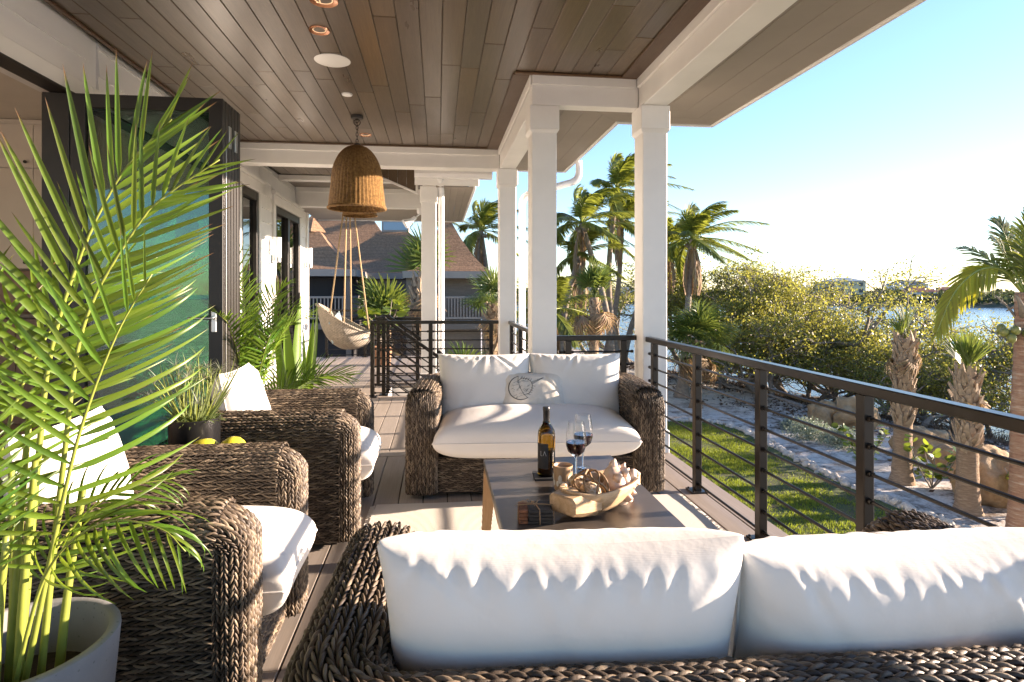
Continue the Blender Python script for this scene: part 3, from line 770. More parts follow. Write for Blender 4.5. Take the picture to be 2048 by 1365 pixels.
def slab_cushion(name, parent, mat, w, dp, th, loc, seed=3, p=6.5, q=0.37, bulge=0.0, dome=0.045, rot=(0, 0, 0)):
    """seat cushion lying flat: thickness along Z"""
    A, B, (f_, b_) = pillow_surface(w, dp, th, p=p, q=q, seed=seed, puckers=18, pd=0.007, slump=0.008, edge_in=0.02, nx=120, ny=80, lam=0.10)
    sw = lambda g: np.stack([g[..., 0], g[..., 2], g[..., 1] + th / 2 + dome * (1 - A ** 2) * (1 - B ** 2) * (g[..., 1] > 0)], -1)
    m = MB(); m.grid(sw(f_)); m.grid(sw(b_)[::-1])
    o = m.build(name, mat, parent, True); o.location = loc; o.rotation_euler = rot
    ring = np.concatenate([f_[:, 0], f_[-1, 1:], f_[::-1, -1][1:], f_[0, ::-1][1:-1]])[::2]
    ring = np.stack([ring[:, 0], ring[:, 2], ring[:, 1] + th / 2], -1)
    MB().tube(ring, 0.004, 6, closed=True).build('piping', mat, o, True)
    return o
def seat_cushions(root, W, D, aw, seed, n_back=2):
    iw = W - 2 * aw
    slab_cushion('seat_cushion', root, M['fabric'], iw + 0.035, D - aw + 0.03, 0.235, (0, -0.075, 0.245), seed)
    bw = (iw + 0.05) / n_back
    for k in range(n_back):
        x = (k - (n_back - 1) / 2) * (bw - 0.005)
        pillow('back_cushion', root, M['fabric'], bw + 0.01, 0.44, 0.235, (x, D - aw - 0.155, 0.405), (R(-14), 0, R((-1) ** k * 2)), p=4.2, q=0.42, seed=seed + 10 + k, puckers=30, pd=0.009, slump=0.008, lam=0.10)
LW, LD = 1.60, 0.83
far_seat = make_wicker_seat('wicker_love_seat', 'brown wicker love seat facing the camera with white cushions in front of the columns', 'sofa', LW, LD, group='wicker love seats')
seat_cushions(far_seat, LW, LD, 0.185, 40)
far_seat.location = (0.605, 3.62, 0); far_seat.rotation_euler = (0, 0, R(-4.5))
near_seat = copy_tree(far_seat); tag(near_seat, 'nearest wicker love seat seen from behind with two large white back cushions', 'sofa', 'wicker love seats')
near_seat.location = (0.575, 1.62, 0); near_seat.rotation_euler = (0, 0, R(180 - 3.2))
k = 0
for ch in near_seat.children:                                      # its own creases
    if ch.name.startswith('back_cushion'):
        A, B, (f_, b_) = pillow_surface((LW - 0.37 + 0.05) / 2 + 0.01, 0.45, 0.195, p=4.6, q=0.42, seed=(71, 92)[k], puckers=40, pd=0.0068, slump=0.006, lam=0.08, nx=170, ny=110)
        m = MB(); m.grid(f_[::-1]); m.grid(b_); tmp = m.build('back_cushion', M['fabric'], None, True); ch.data = tmp.data; bpy.data.objects.remove(tmp); ch.location.z -= (0.022, 0.0)[k]; k += 1
CWD, CDD = 0.825, 0.88
chair = make_wicker_seat('wicker_armchair', 'nearest brown wicker armchair behind the big potted palm', 'armchair', CWD, CDD, group='wicker armchairs')
slab_cushion('seat_cushion', chair, M['fabric'], CWD - 0.345, CDD - 0.17, 0.225, (0, -0.07, 0.25), 8)
pillow('back_cushion', chair, M['fabric'], CWD - 0.34, 0.46, 0.24, (0, CDD - 0.185 - 0.075, 0.40), (R(-10), 0, 0), p=2.7, q=0.5, seed=15, puckers=20, pd=0.008)
chair.location = (-0.53, 2.13, 0); chair.rotation_euler = (0, 0, R(90))
chair2 = copy_tree(chair); tag(chair2, 'farther brown wicker armchair behind the small black pot', 'armchair', 'wicker armchairs')
chair2.location = (-0.405, 3.445, 0)

# ---- lumbar pillow with horseshoe crab drawing
lp = empty('throw_pillow', 'small cream lumbar pillow with a black horseshoe crab drawing on the love seat', 'pillow', (0.645, 4.02, 0.462), R(-4.5)); lp.rotation_euler = (R(-20), 0, R(-4.5))
t = NT('cream_linen'); v = t.coord('Object'); t.col(t.ramp(t.noise(v, 30, 4), [(0.3, (0.70, 0.64, 0.55)), (0.7, (0.77, 0.715, 0.63))])).set(Roughness=0.95); t.bump(t.noise(v, 220, 2), 0.3, 0.003); M['linen'] = t.m
po, pf = pillow('cover', lp, M['linen'], 0.46, 0.27, 0.13, p=3.0, q=0.55, seed=33, puckers=10, pd=0.004, slump=0.001, edge_in=0.07)
ga = pf[:, :, 0]; 
def on_pillow(x, z):
    """front surface depth at pillow coords by nearest grid sample"""
    k = np.argmin((pf[..., 0] - x) ** 2 + (pf[..., 2] - z) ** 2); return pf.reshape(-1, 3)[k, 1]
ink = m_plain('black_ink', (0.02, 0.02, 0.022), 0.8); cr = MB()
def stroke(pts, r0=0.0013):
    r0 = r0 * 1.7
    P = []
    pts = np.array(pts, float)
    for a, b in zip(pts[:-1], pts[1:]):
        m = max(2, int(np.linalg.norm(b - a) / 0.006))
        P += [a + (b - a) * k / m for k in range(m)]
    P.append(pts[-1])
    cr.tube([(x, on_pillow(x, z) - 0.0006, z) for x, z in P], r0, 5, squash=0.5)
cx, cz, rot = -0.115, 0.135, R(22)
def loc2(a, b): return (cx + a * math.cos(rot) - b * math.sin(rot), cz + a * math.sin(rot) + b * math.cos(rot))
arc = [(0.035 + 0.0 - 0.085 * math.cos(q), 0.082 * math.sin(q)) for q in np.linspace(-1.75, 1.75, 40)]
for off in (0.0, 0.003): stroke([loc2(a * (1 - off * 4) + off, b * (1 - off * 4)) for a, b in arc], 0.0016)
stroke([loc2(*p) for p in ((0.05, 0.081), (0.035, 0.05), (0.03, 0.0), (0.035, -0.05), (0.05, -0.081))], 0.0014)
ab = [(0.035, 0.052), (0.07, 0.058), (0.10, 0.04), (0.115, 0.012), (0.115, -0.012), (0.10, -0.04), (0.07, -0.058), (0.035, -0.052)]
stroke([loc2(*p) for p in ab], 0.0015)
for i in range(5):
    for sg in (-1, 1):
        a = 0.058 + i * 0.013; b = sg * (0.057 - 0.010 * i); stroke([loc2(a, b), loc2(a + 0.018, b + sg * 0.012)], 0.0013)
stroke([loc2(0.113, 0.008), loc2(0.205, 0.006)], 0.0013); stroke([loc2(0.113, -0.008), loc2(0.205, 0.004)], 0.0013); stroke([loc2(0.113, 0.0), loc2(0.20, 0.005)], 0.0012)
rr = random.Random(4)
for i in range(26):
    a = rr.uniform(-0.035, 0.03); b = rr.uniform(-0.065, 0.065); L = rr.uniform(0.01, 0.03)
    stroke([loc2(a, b), loc2(a + L * 0.9, b * 0.92)], 0.0007)
for i in range(16):
    a = rr.uniform(0.04, 0.08); b = rr.uniform(-0.045, 0.045); stroke([loc2(a, b), loc2(a + 0.022, b * 0.8)], 0.0007)
cp = cr.build('crab_drawing', ink, po, False); cp['kind'] = 'stuff'

# ---- rug
t = NT('woven_rug'); v = t.coord('Object')
wv = t.n('TexWave', wave_type='BANDS', bands_direction='X'); wv.inputs['Scale'].default_value = 52; wv.inputs['Distortion'].default_value = 0.6; t.l(v, wv.inputs['Vector'])
t.col(t.mix(t.math('MULTIPLY', wv.outputs['Fac'], 0.7), (0.60, 0.55, 0.48), (0.74, 0.70, 0.64))).set(Roughness=0.95); t.bump(t.math('ADD', wv.outputs['Fac'], t.noise(v, 120, 3)), 0.8, 0.006); M['rug'] = t.m
rug = empty('area_rug', 'cream ribbed outdoor rug under the coffee table', 'rug', (0.54, 2.15, 0), R(-1))
nx, ny = 60, 80
gx, gy = np.meshgrid(np.linspace(-0.93, 0.93, nx), np.linspace(-1.4, 1.45, ny), indexing='ij')
gz = 0.010 + 0.002 * np.sin(gx * 9) * np.sin(gy * 7)
gx = gx + 0.006 * np.sin(gy * 14)
rm = MB(); rm.grid(np.stack([gx, gy, gz], -1)); rm.grid(np.stack([gx, gy, gz * 0 + 0.002], -1)[::-1])
rm.build('weave', M['rug'], rug, True)
fr_ = MB(); rr = random.Random(3)
for sx in (-0.93, 0.93):
    for k in range(190):
        y = -1.4 + 2.85 * k / 190; fr_.tube([(sx, y, 0.008), (sx * 1.012, y + rr.uniform(-.006, .006), 0.006), (sx * 1.03, y + rr.uniform(-.01, .01), 0.003)], 0.0035, 4)
fr_.build('fringe', M['rug'], rug)['kind'] = 'stuff'

# ---- coffee table
ctb = empty('coffee_table', 'low coffee table with dark slab top and pale oak legs between the love seats', 'table', (0.54, 2.37, 0))
t = NT('dark_slab'); v = t.coord('Object'); n1 = t.noise(v, 6, 6, 0.6)
t.col(t.ramp(n1, [(0.3, (0.060, 0.050, 0.043)), (0.7, (0.105, 0.09, 0.078))])).set(Roughness=t.math('ADD', t.math('MULTIPLY', n1, 0.2), 0.22)); t.bump(t.noise(v, 60, 4), 0.06, 0.003); M['slab'] = t.m
MB().cbox(-0.32, -0.53, 0.437, 0.32, 0.53, 0.46, 0.004).build('top', M['slab'], ctb)
MB().cbox(-0.316, -0.526, 0.405, -0.286, 0.526, 0.4365, 0.003).build('apron', M['oak'], ctb); MB().cbox(0.286, -0.526, 0.405, 0.316, 0.526, 0.4365, 0.003).build('apron', M['oak'], ctb)
MB().cbox(-0.285, -0.526, 0.405, 0.285, -0.50, 0.4365, 0.003).build('apron', M['oak'], ctb); MB().cbox(-0.285, 0.50, 0.405, 0.285, 0.526, 0.4365, 0.003).build('apron', M['oak'], ctb)
for sx in (-1, 1):
    for sy in (-1, 1):
        l = MB(); a = [(-0.318, -0.528), (-0.258, -0.528), (-0.258, -0.478), (-0.318, -0.478)]; b = [(-0.330, -0.540), (-0.295, -0.540), (-0.295, -0.512), (-0.330, -0.512)]
        l.add([(x * -sx, y * -sy, 0.4045) for x, y in a] + [(x * -sx, y * -sy, 0.012) for x, y in b],
              [(0, 1, 2, 3), (7, 6, 5, 4), (0, 4, 5, 1), (1, 5, 6, 2), (2, 6, 7, 3), (3, 7, 4, 0)]).build('leg', M['oak'], ctb)
TT = 0.4603                                                       # table top height
# ---- wine bottle on slate coaster
sl_ = m_paint('slate', (0.035, 0.037, 0.038), 0.55, 0.3, 0.3, 40)
co = MB(); pts = [(-0.06, -0.055), (0.05, -0.06), (0.062, 0.05), (-0.052, 0.06)]; co.prism(pts, 0, 0.009)
co = co.build('slate_coaster', sl_); co.location = (0.476, 2.595, TT); tag(co, 'dark slate coaster under the wine bottle', 'coaster')
t = NT('amber_glass'); t.col((0.42, 0.22, 0.02)).set(Roughness=0.02, Transmission_Weight=1.0, IOR=1.45); M['bottle'] = t.m
M['wine'] = m_plain('red_wine', (0.018, 0.002, 0.006), 0.05)
M['foil'] = m_plain('black_foil', (0.015, 0.015, 0.016), 0.35)
bt = empty('wine_bottle', 'amber wine bottle with black label and black foil neck on the coffee table', 'bottle', (0.476, 2.592, TT + 0.0095))
MB().lathe([(0.0, 0.012), (0.030, 0.004), (0.036, 0.0), (0.0385, 0.006), (0.0385, 0.175), (0.036, 0.195), (0.028, 0.212), (0.018, 0.226), (0.0145, 0.240), (0.0140, 0.270), (0.0, 0.270)], n=40, cap=False).build('body', M['bottle'], bt, True, 60)
MB().lathe([(0.0, 0.016), (0.035, 0.012), (0.0362, 0.018), (0.0362, 0.115), (0.0, 0.115)], n=32, cap=False).build('wine', M['wine'], bt, True, 60)
MB().lathe([(0.0147, 0.228), (0.0150, 0.282), (0.0162, 0.284), (0.0162, 0.297), (0.0145, 0.30), (0.0, 0.30)], n=24, cap=False).build('foil_cap', M['foil'], bt, True, 40)
la = MB(); th = np.linspace(R(180), R(272), 18); la.grid(np.stack([np.stack([0.0389 * np.cos(th), 0.0389 * np.sin(th), np.full(18, z)], -1) for z in (0.035, 0.145)]))
lb = la.build('label', m_plain('matte_black_label', (0.028, 0.028, 0.028), 0.7), bt, True)
lt = MB()
def lab(pts): lt.tube([(0.0392 * math.cos(R(a)), 0.0392 * math.sin(R(a)), z) for a, z in pts], 0.0007, 5)
lab([(233, 0.112), (240, 0.101), (246, 0.091)][::-1] if False else [(238, 0.092), (243, 0.102), (248, 0.112)]); lab([(248, 0.112), (253, 0.102), (258, 0.092)])
lab([(222, 0.112), (222, 0.092)]); lab([(222, 0.092), (226, 0.092), (231, 0.092)])
lt.build('lettering', m_plain('silver_print', (0.7, 0.7, 0.68), 0.4), lb)['kind'] = 'stuff'
# ---- wine glasses
t = NT('clear_glass'); t.col((0.98, 0.98, 0.98)).set(Roughness=0.0, Transmission_Weight=1.0, IOR=1.35); M['clear'] = t.m
def wine_glass(label, x, y):
    g = empty('wine_glass', label, 'wine glass', (x, y, TT), 0, 'wine glasses on the coffee table')
    MB().lathe([(0.0, 0.004), (0.004, 0.006), (0.0036, 0.085), (0.010, 0.095), (0.036, 0.118), (0.0455, 0.148), (0.0435, 0.19), (0.034, 0.248), (0.033, 0.248), (0.0425, 0.19), (0.0445, 0.148), (0.035, 0.1195), (0.008, 0.098), (0.0, 0.097)], n=40, cap=False).build('bowl', M['clear'], g, True, 70)
    MB().lathe([(0.0, 0.0), (0.036, 0.0), (0.036, 0.0015), (0.006, 0.006), (0.0, 0.0065)], n=32, cap=False).build('foot', M['clear'], g, True, 40)
    MB().lathe([(0.0, 0.0985), (0.0078, 0.0992), (0.0342, 0.1205), (0.0432, 0.146), (0.0435, 0.158), (0.0, 0.158)], n=40, cap=False).build('wine', M['wine'], g, True, 50)
wine_glass('wine glass with red wine nearer the bottle', 0.602, 2.56); wine_glass('wine glass with red wine half hidden behind the other glass', 0.668, 2.70)
# ---- ceramic tumbler
cu = empty('ceramic_tumbler', 'tan ceramic tumbler with a white petal pattern beside the wooden bowl', 'cup', (0.515, 2.425, TT))
MB().lathe([(0.0, 0.0), (0.034, 0.0), (0.037, 0.006), (0.040, 0.10), (0.0375, 0.10), (0.034, 0.09), (0.0, 0.088)], n=32, cap=False).build('body', m_paint('tan_ceramic', (0.50, 0.33, 0.19), 0.4, 0.15), cu, True, 50)
pe = MB()
for a0 in range(0, 360, 60):
    for k, (da, z, ra, rz) in enumerate([(0, 0.05, 12, 0.018), (17, 0.032, 9, 0.012), (-17, 0.032, 9, 0.012)]):
        ring = [(0.0398 * math.cos(R(a0 + da + ra * math.cos(q))), 0.0398 * math.sin(R(a0 + da + ra * math.cos(q))), z + rz * math.sin(q)) for q in np.linspace(0, 2 * math.pi, 13)[:-1]]
        pe.add([(0.0402 * math.cos(R(a0 + da)), 0.0402 * math.sin(R(a0 + da)), z)] + ring, [(0, i + 1, (i + 1) % 12 + 1) for i in range(12)])
pe.build('petal_pattern', m_plain('cream_glaze', (0.78, 0.74, 0.64), 0.35), cu)['kind'] = 'stuff'

# ---- dough bowl
t = NT('carved_wood'); v = t.coord('Object', (3, 14, 14)); g1 = t.noise(v, 3, 6, 0.6, 1.2)
t.col(t.ramp(g1, [(0.2, (0.40, 0.25, 0.125)), (0.5, (0.58, 0.40, 0.23)), (0.8, (0.70, 0.52, 0.33))])).set(Roughness=0.55); t.bump(g1, 0.25, 0.004); M['bowlwood'] = t.m
db = empty('dough_bowl', 'long pale wooden dough bowl with a blunt handle on the coffee table', 'bowl', (0.615, 2.215, TT), R(37)); db.scale = (0.88, 0.88, 0.88)
def bowl_ring(sc, z, n=56, xo=0.0, a=0.215, b=0.115):
    th = np.arange(n) * 2 * math.pi / n; c, s = np.cos(th), np.sin(th)
    return np.stack([xo + a * sc * np.sign(c) * np.abs(c) ** 0.75, b * sc * np.sign(s) * np.abs(s) ** 0.85, np.full(n, z) + 0.012 * sc * np.abs(c) ** 3], -1)
rings = [bowl_ring(0.30, 0.0), bowl_ring(0.52, 0.004), bowl_ring(0.78, 0.035), bowl_ring(0.93, 0.070), bowl_ring(1.0, 0.098), bowl_ring(0.985, 0.104), bowl_ring(0.90, 0.103), bowl_ring(0.82, 0.075), bowl_ring(0.60, 0.030), bowl_ring(0.2, 0.018)]
bm_ = MB(); bm_.grid(np.array(rings), closed_v=True); bm_.add(rings[0], [tuple(range(56))[::-1]]); bm_.add(rings[-1], [tuple(range(56))])
bm_.build('basin', M['bowlwood'], db, True, 60)
hd = MB(); 
sec = lambda x, w, z0, z1, c=0.012: [(x, -w, z0 + c), (x, -w + c, z0), (x, w - c, z0), (x, w, z0 + c), (x, w, z1 - c), (x, w - c, z1), (x, -w + c, z1), (x, -w, z1 - c)]
hp_ = [sec(-0.110, 0.092, 0.006, 0.096, 0.03), sec(-0.155, 0.086, 0.012, 0.104, 0.026), sec(-0.205, 0.078, 0.022, 0.106, 0.020), sec(-0.248, 0.070, 0.032, 0.104, 0.016), sec(-0.256, 0.060, 0.038, 0.098, 0.014)]
hd.grid(np.array(hp_), closed_v=True); hd.add(hp_[-1], [tuple(range(8))])
hd.build('handle', M['bowlwood'], db, True, 30)
hk = MB(); hk.grid(np.array([sec(0.175, 0.06, 0.045, 0.108), sec(0.222, 0.055, 0.05, 0.112), sec(0.236, 0.045, 0.056, 0.106)])[:, ::-1], closed_v=True); hk.add(sec(0.236, 0.045, 0.056, 0.106), [tuple(range(8))])
hk.build('handle', M['bowlwood'], db, True, 30)
def bowl_pt(x, y, z): c, s = math.cos(R(37)), math.sin(R(37)); return (0.615 + c * x - s * y, 2.215 + s * x + c * y, TT + z)
# vine ball
vb = empty('vine_ball', 'openwork ball of bent brown vine rings in the wooden bowl', 'ornament', bowl_pt(-0.075, -0.012, 0.088))
M['vine'] = m_paint('vine', (0.27, 0.16, 0.075), 0.6, 0.3, 0.2, 60)
for k, (ax, ay) in enumerate([(10, 20), (75, -15), (60, 60), (-50, 35), (20, -70)]):
    th = np.arange(40) * 2 * math.pi / 40; rr_ = 0.066
    p = np.stack([rr_ * np.cos(th), rr_ * np.sin(th), 0.004 * np.sin(th * 3 + k)], -1) @ np.array((Matrix.Rotation(R(ax), 3, 'X') @ Matrix.Rotation(R(ay), 3, 'Y'))).T
    MB().tube(p, 0.0042, 7, closed=True).build('vine_ring', M['vine'], vb, True)
# netted shell ball inside / coral ball
t = NT('netted_ball'); v = t.coord('Object'); vo = t.n('TexVoronoi', feature='DISTANCE_TO_EDGE'); vo.inputs['Scale'].default_value = 60; t.l(v, vo.inputs['Vector'])
t.col(t.ramp(vo.outputs['Distance'], [(0.0, (0.72, 0.62, 0.48)), (0.12, (0.60, 0.42, 0.24)), (0.4, (0.42, 0.27, 0.13))])).set(Roughness=0.6); t.bump(vo.outputs['Distance'], 0.6, 0.004)
def lump(name, r, seed, amp, mat, parent=None, sub=3, scl=(1, 1, 1), freq=3.0):
    bm = bmesh.new(); bmesh.ops.create_icosphere(bm, subdivisions=sub, radius=1.0)
    for q in bm.verts:
        n_ = noise.noise(q.co * freq + Vector((seed, seed * 2, 0))); n2 = noise.noise(q.co * freq * 2.7 + Vector((0, seed, 5)))
        q.co = q.co * (1 + amp * n_ + amp * 0.4 * n2)
        q.co = Vector((q.co.x * scl[0], q.co.y * scl[1], q.co.z * scl[2])) * r
    me = bpy.data.meshes.new(name); bm.to_mesh(me); bm.free(); me.materials.append(mat)
    me.polygons.foreach_set('use_smooth', np.ones(len(me.polygons), bool))
    return link(bpy.data.objects.new(name, me), parent)
nb_ = lump('netted_ball', 0.042, 3, 0.06, t.m); nb_.location = bowl_pt(-0.075, -0.01, 0.068); tag(nb_, 'tan netted ball lying inside the vine rings', 'ornament')
nb2 = lump('coral_ball', 0.040, 9, 0.05, t.m); nb2.location = bowl_pt(-0.045, 0.075, 0.075); tag(nb2, 'pale textured ball behind the vine rings in the wooden bowl', 'ornament')
# conch shell
cs = empty('conch_shell', 'large pink and cream conch shell with spikes in the wooden bowl', 'shell', bowl_pt(0.088, 0.0, 0.062), R(25))
t = NT('conch'); v = t.coord('Object'); f1 = t.noise(v, 22, 5, 0.6)
t.col(t.ramp(f1, [(0.25, (0.62, 0.36, 0.25)), (0.5, (0.76, 0.58, 0.45)), (0.75, (0.80, 0.72, 0.62))])).set(Roughness=0.5); t.bump(t.noise(v, 60, 4), 0.35, 0.004); M['conch'] = t.m
whorl = []
for i in range(110):
    a = i / 109; th = a * 2 * math.pi * 3.1; rad = 0.014 + 0.058 * a ** 1.4; hgt = 0.115 * (1 - a) - 0.01
    whorl.append((th, rad, hgt, 0.008 + 0.040 * a ** 1.2))
ctr = np.array([(r_ * 0.62 * math.cos(th), r_ * 0.62 * math.sin(th), hg) for th, r_, hg, w in whorl]); rad = [w for *_, w in whorl]
tilt = np.array(Matrix.Rotation(R(58), 3, 'Y') @ Matrix.Rotation(R(30), 3, 'X'))
cm = MB(); cm.tube(ctr @ tilt.T, rad, 16); cm.build('whorl', M['conch'], cs, True)
for i in range(26, 110, 6):
    th, r_, hg, w = whorl[i]; d_ = np.array([math.cos(th), math.sin(th), 0.55]); d_ /= np.linalg.norm(d_)
    p = np.array([r_ * 0.62 * math.cos(th), r_ * 0.62 * math.sin(th), hg]); L = 0.008 + 0.017 * (i / 109)
    MB().tube(np.array([p + d_ * w * 0.8, p + d_ * (w + L * 0.5), p + d_ * (w + L) + np.array([0, 0, 0.006])]) @ tilt.T, [w * 0.55, w * 0.36, w * 0.10], 8).build('spike', M['conch'], cs, True)
lipm = m_plain('pink_lip', (0.78, 0.42, 0.33), 0.3)
lp_ = MB(); a_ = np.linspace(0, 1, 14); b_ = np.linspace(0, 1, 9)
G = np.array([[(0.035 + 0.058 * bb, -0.02 + 0.012 * math.sin(aa * 5) + 0.03 * bb * bb, 0.05 - 0.16 * aa + 0.008 * math.sin(aa * 16) * bb) for bb in b_] for aa in a_])
lp_.grid(G @ tilt.T); lp_.grid((G + np.array([0, 0.004, 0]))[::-1] @ tilt.T); lp_.build('lip', lipm, cs, True)
MB().tube(np.array([(0, 0, -0.01), (0.005, 0, -0.06), (0.012, 0.0, -0.115)]) @ tilt.T, [0.036, 0.022, 0.005], 12).build('canal', M['conch'], cs, True)
# slate bundle tied with twine
sb = empty('slate_bundle', 'bundle of dark slate coasters tied with twine near the front of the table', 'coasters', (0.350, 2.115, TT), R(-6))
br = m_paint('rusty_edge', (0.28, 0.12, 0.06), 0.8, 0.4, 0.4, 60)
for k in range(4):
    MB().cbox(-0.030 + 0.002 * (k % 2), -0.048, 0.0125 * k, 0.062 - 0.002 * k, 0.048, 0.0125 * k + 0.0115, 0.0015).build('slate', sl_, sb)
    MB().cbox(-0.062, -0.046, 0.0125 * k + 0.0004, -0.0305, 0.046, 0.0125 * k + 0.0112, 0.0015).build('bark_edge', br, sb)
tw = m_paint('jute', (0.38, 0.26, 0.15), 0.9)
for s_ in ((lambda q: (0.012 + 0.002 * q, q)),):
    MB().tube([(0.012, -0.05, 0.0), (0.011, -0.05, 0.052), (0.0, 0.0, 0.0535), (0.010, 0.05, 0.052), (0.012, 0.05, 0.0)], 0.0022, 6).build('twine', tw, sb, True)
    MB().tube([(-0.064, 0.0, 0.0), (-0.064, 0.0, 0.052), (0.0, 0.002, 0.0555), (0.064, 0.004, 0.05), (0.064, 0.004, 0.0)], 0.0022, 6).build('twine', tw, sb, True)
for k in range(10):
    a = rr.uniform(0, 6.28); L = rr.uniform(0.02, 0.05); x, y = -0.02, 0.0
    MB().tube([(x, y, 0.056), (x + L * .5 * math.cos(a) - 0.01, y + L * .5 * math.sin(a), 0.068), (x + L * math.cos(a) - 0.02, y + L * math.sin(a), 0.060)], 0.0009, 4).build('twine_fray', tw, sb)

# ---- side table with pot and coconuts
sd = empty('wicker_side_table', 'small square wicker side table between the two armchairs', 'side table', (-1.02, 2.785, 0))
TH = 0.50; hw_ = 0.215
sdv, sdf, nb = [], [], 0
for k in range(4):
    c_, s_ = math.cos(k * math.pi / 2), math.sin(k * math.pi / 2)
    def S4(u, v, c_=c_, s_=s_):
        x = u - hw_; P = np.stack([c_ * x + s_ * hw_, s_ * x - c_ * hw_, 0.03 + v], -1); return P, np.tile([s_, -c_, 0.0], (len(u), 1))
    V_, F_ = stitches(S4, 2 * hw_, TH - 0.045, seed=60 + k); sdv.append(V_); sdf.append(F_ + nb); nb += len(V_)
w_ = fast_mesh('wicker_weave', np.concatenate(sdv), np.concatenate(sdf), M['wicker'], sd, True); w_['kind'] = 'stuff'
MB().box(-hw_ + 0.004, -hw_ + 0.004, 0.0, hw_ - 0.004, hw_ - 0.004, TH - 0.012).build('backing_shell', M['wickerbase'], sd)
MB().cbox(-hw_ - 0.01, -hw_ - 0.01, TH - 0.011, hw_ + 0.01, hw_ + 0.01, TH, 0.003).build('top', m_plain('smoked_glass', (0.03, 0.03, 0.03), 0.1), sd)
pt = MB().lathe([(0.0, 0.0), (0.093, 0.0), (0.10, 0.008), (0.106, 0.215), (0.101, 0.215), (0.096, 0.19), (0.0, 0.19)], n=40, cap=False).build('metal_pot', m_plain('black_metal_pot', (0.035, 0.035, 0.037), 0.28, 0.7), None, True, 50)
pt.location = (-1.075, 2.82, TT * 0 + TH + 0.0005); tag(pt, 'glossy black metal pot on the side table between the armchairs', 'pot')
t = NT('green_coconut'); v = t.coord('Object'); t.col(t.ramp(t.noise(v, 6, 4), [(0.3, (0.50, 0.42, 0.03)), (0.55, (0.58, 0.55, 0.05)), (0.75, (0.42, 0.46, 0.05))])).set(Roughness=0.35); M['coco'] = t.m
for k, (x, y, lb_) in enumerate(((-0.975, 2.665, 'yellow green coconut left of its twin on the side table'), (-0.868, 2.68, 'yellow green coconut right of its twin on the side table'))):
    o = lump('coconut', 0.082, 5 + k, 0.05, M['coco'], None, 3, (0.9, 0.82, 0.95), 1.5); o.location = (x, y, TH + 0.078); tag(o, lb_, 'coconut', 'coconuts on the side table'); o.rotation_euler = (0, 0.2, k * 2)

# ================================================================ POTTED PLANTS, PENDANTS, SWING
def m_leaf(name, c, trans, rough=0.4, tw=0.5, var=0.35, island=True):
    t = NT(name); t.t.nodes.remove(t.b)
    r = t.island() if island else t.rand()
    hs = t.n('HueSaturation'); hs.inputs['Color'].default_value = (*c, 1); t.l(t.math('ADD', t.math('MULTIPLY', r, var), 1 - var / 2), hs.inputs['Value'])
    t.l(t.math('ADD', t.math('MULTIPLY', t.math('FRACT', t.math('MULTIPLY', r, 5.7)), 0.05), 0.475), hs.inputs['Hue'])
    df = t.n('BsdfPrincipled'); df.inputs['Roughness'].default_value = rough; t.l(hs.outputs[0], df.inputs['Base Color'])
    h2 = t.n('HueSaturation'); h2.inputs['Color'].default_value = (*trans, 1); t.l(t.math('ADD', t.math('MULTIPLY', r, var), 1 - var / 2), h2.inputs['Value'])
    tl = t.n('BsdfTranslucent'); t.l(h2.outputs[0], tl.inputs[0])
    mx = t.n('MixShader'); mx.inputs[0].default_value = tw; t.l(df.outputs[0], mx.inputs[1]); t.l(tl.outputs[0], mx.inputs[2]); t.l(mx.outputs[0], t.o.inputs[0])
    return t.m
M['areca'] = m_leaf('areca_leaf', (0.085, 0.155, 0.018), (0.29, 0.41, 0.03), 0.35, 0.42, 1.0, island=False)
_t = M['areca'].node_tree; _tc = _t.nodes.new('ShaderNodeTexCoord'); _sx = _t.nodes.new('ShaderNodeSeparateXYZ'); _t.links.new(_tc.outputs['Object'], _sx.inputs[0])
_rp = _t.nodes.new('ShaderNodeValToRGB'); _rp.color_ramp.elements[0].position = 0.86; _rp.color_ramp.elements[1].position = 0.95; _t.links.new(_sx.outputs[0], _rp.inputs[0])
for _n in [n for n in _t.nodes if n.type in ('BSDF_PRINCIPLED', 'BSDF_TRANSLUCENT')]:
    _i = _n.inputs[0]; _src = _i.links[0].from_socket; _m = _t.nodes.new('ShaderNodeMix'); _m.data_type = 'RGBA'; _t.links.new(_rp.outputs[0], _m.inputs[0]); _t.links.new(_src, _m.inputs[6]); _m.inputs[7].default_value = (0.16, 0.085, 0.035, 1); _t.links.new(_m.outputs[2], _i)
M['areca2'] = m_leaf('areca_leaf_merged', (0.07, 0.15, 0.020), (0.22, 0.36, 0.035), 0.35, 0.42, 0.6)
M['cane'] = m_paint('yellow_green_cane', (0.24, 0.28, 0.05), 0.4, 0.25, 0.1, 8)

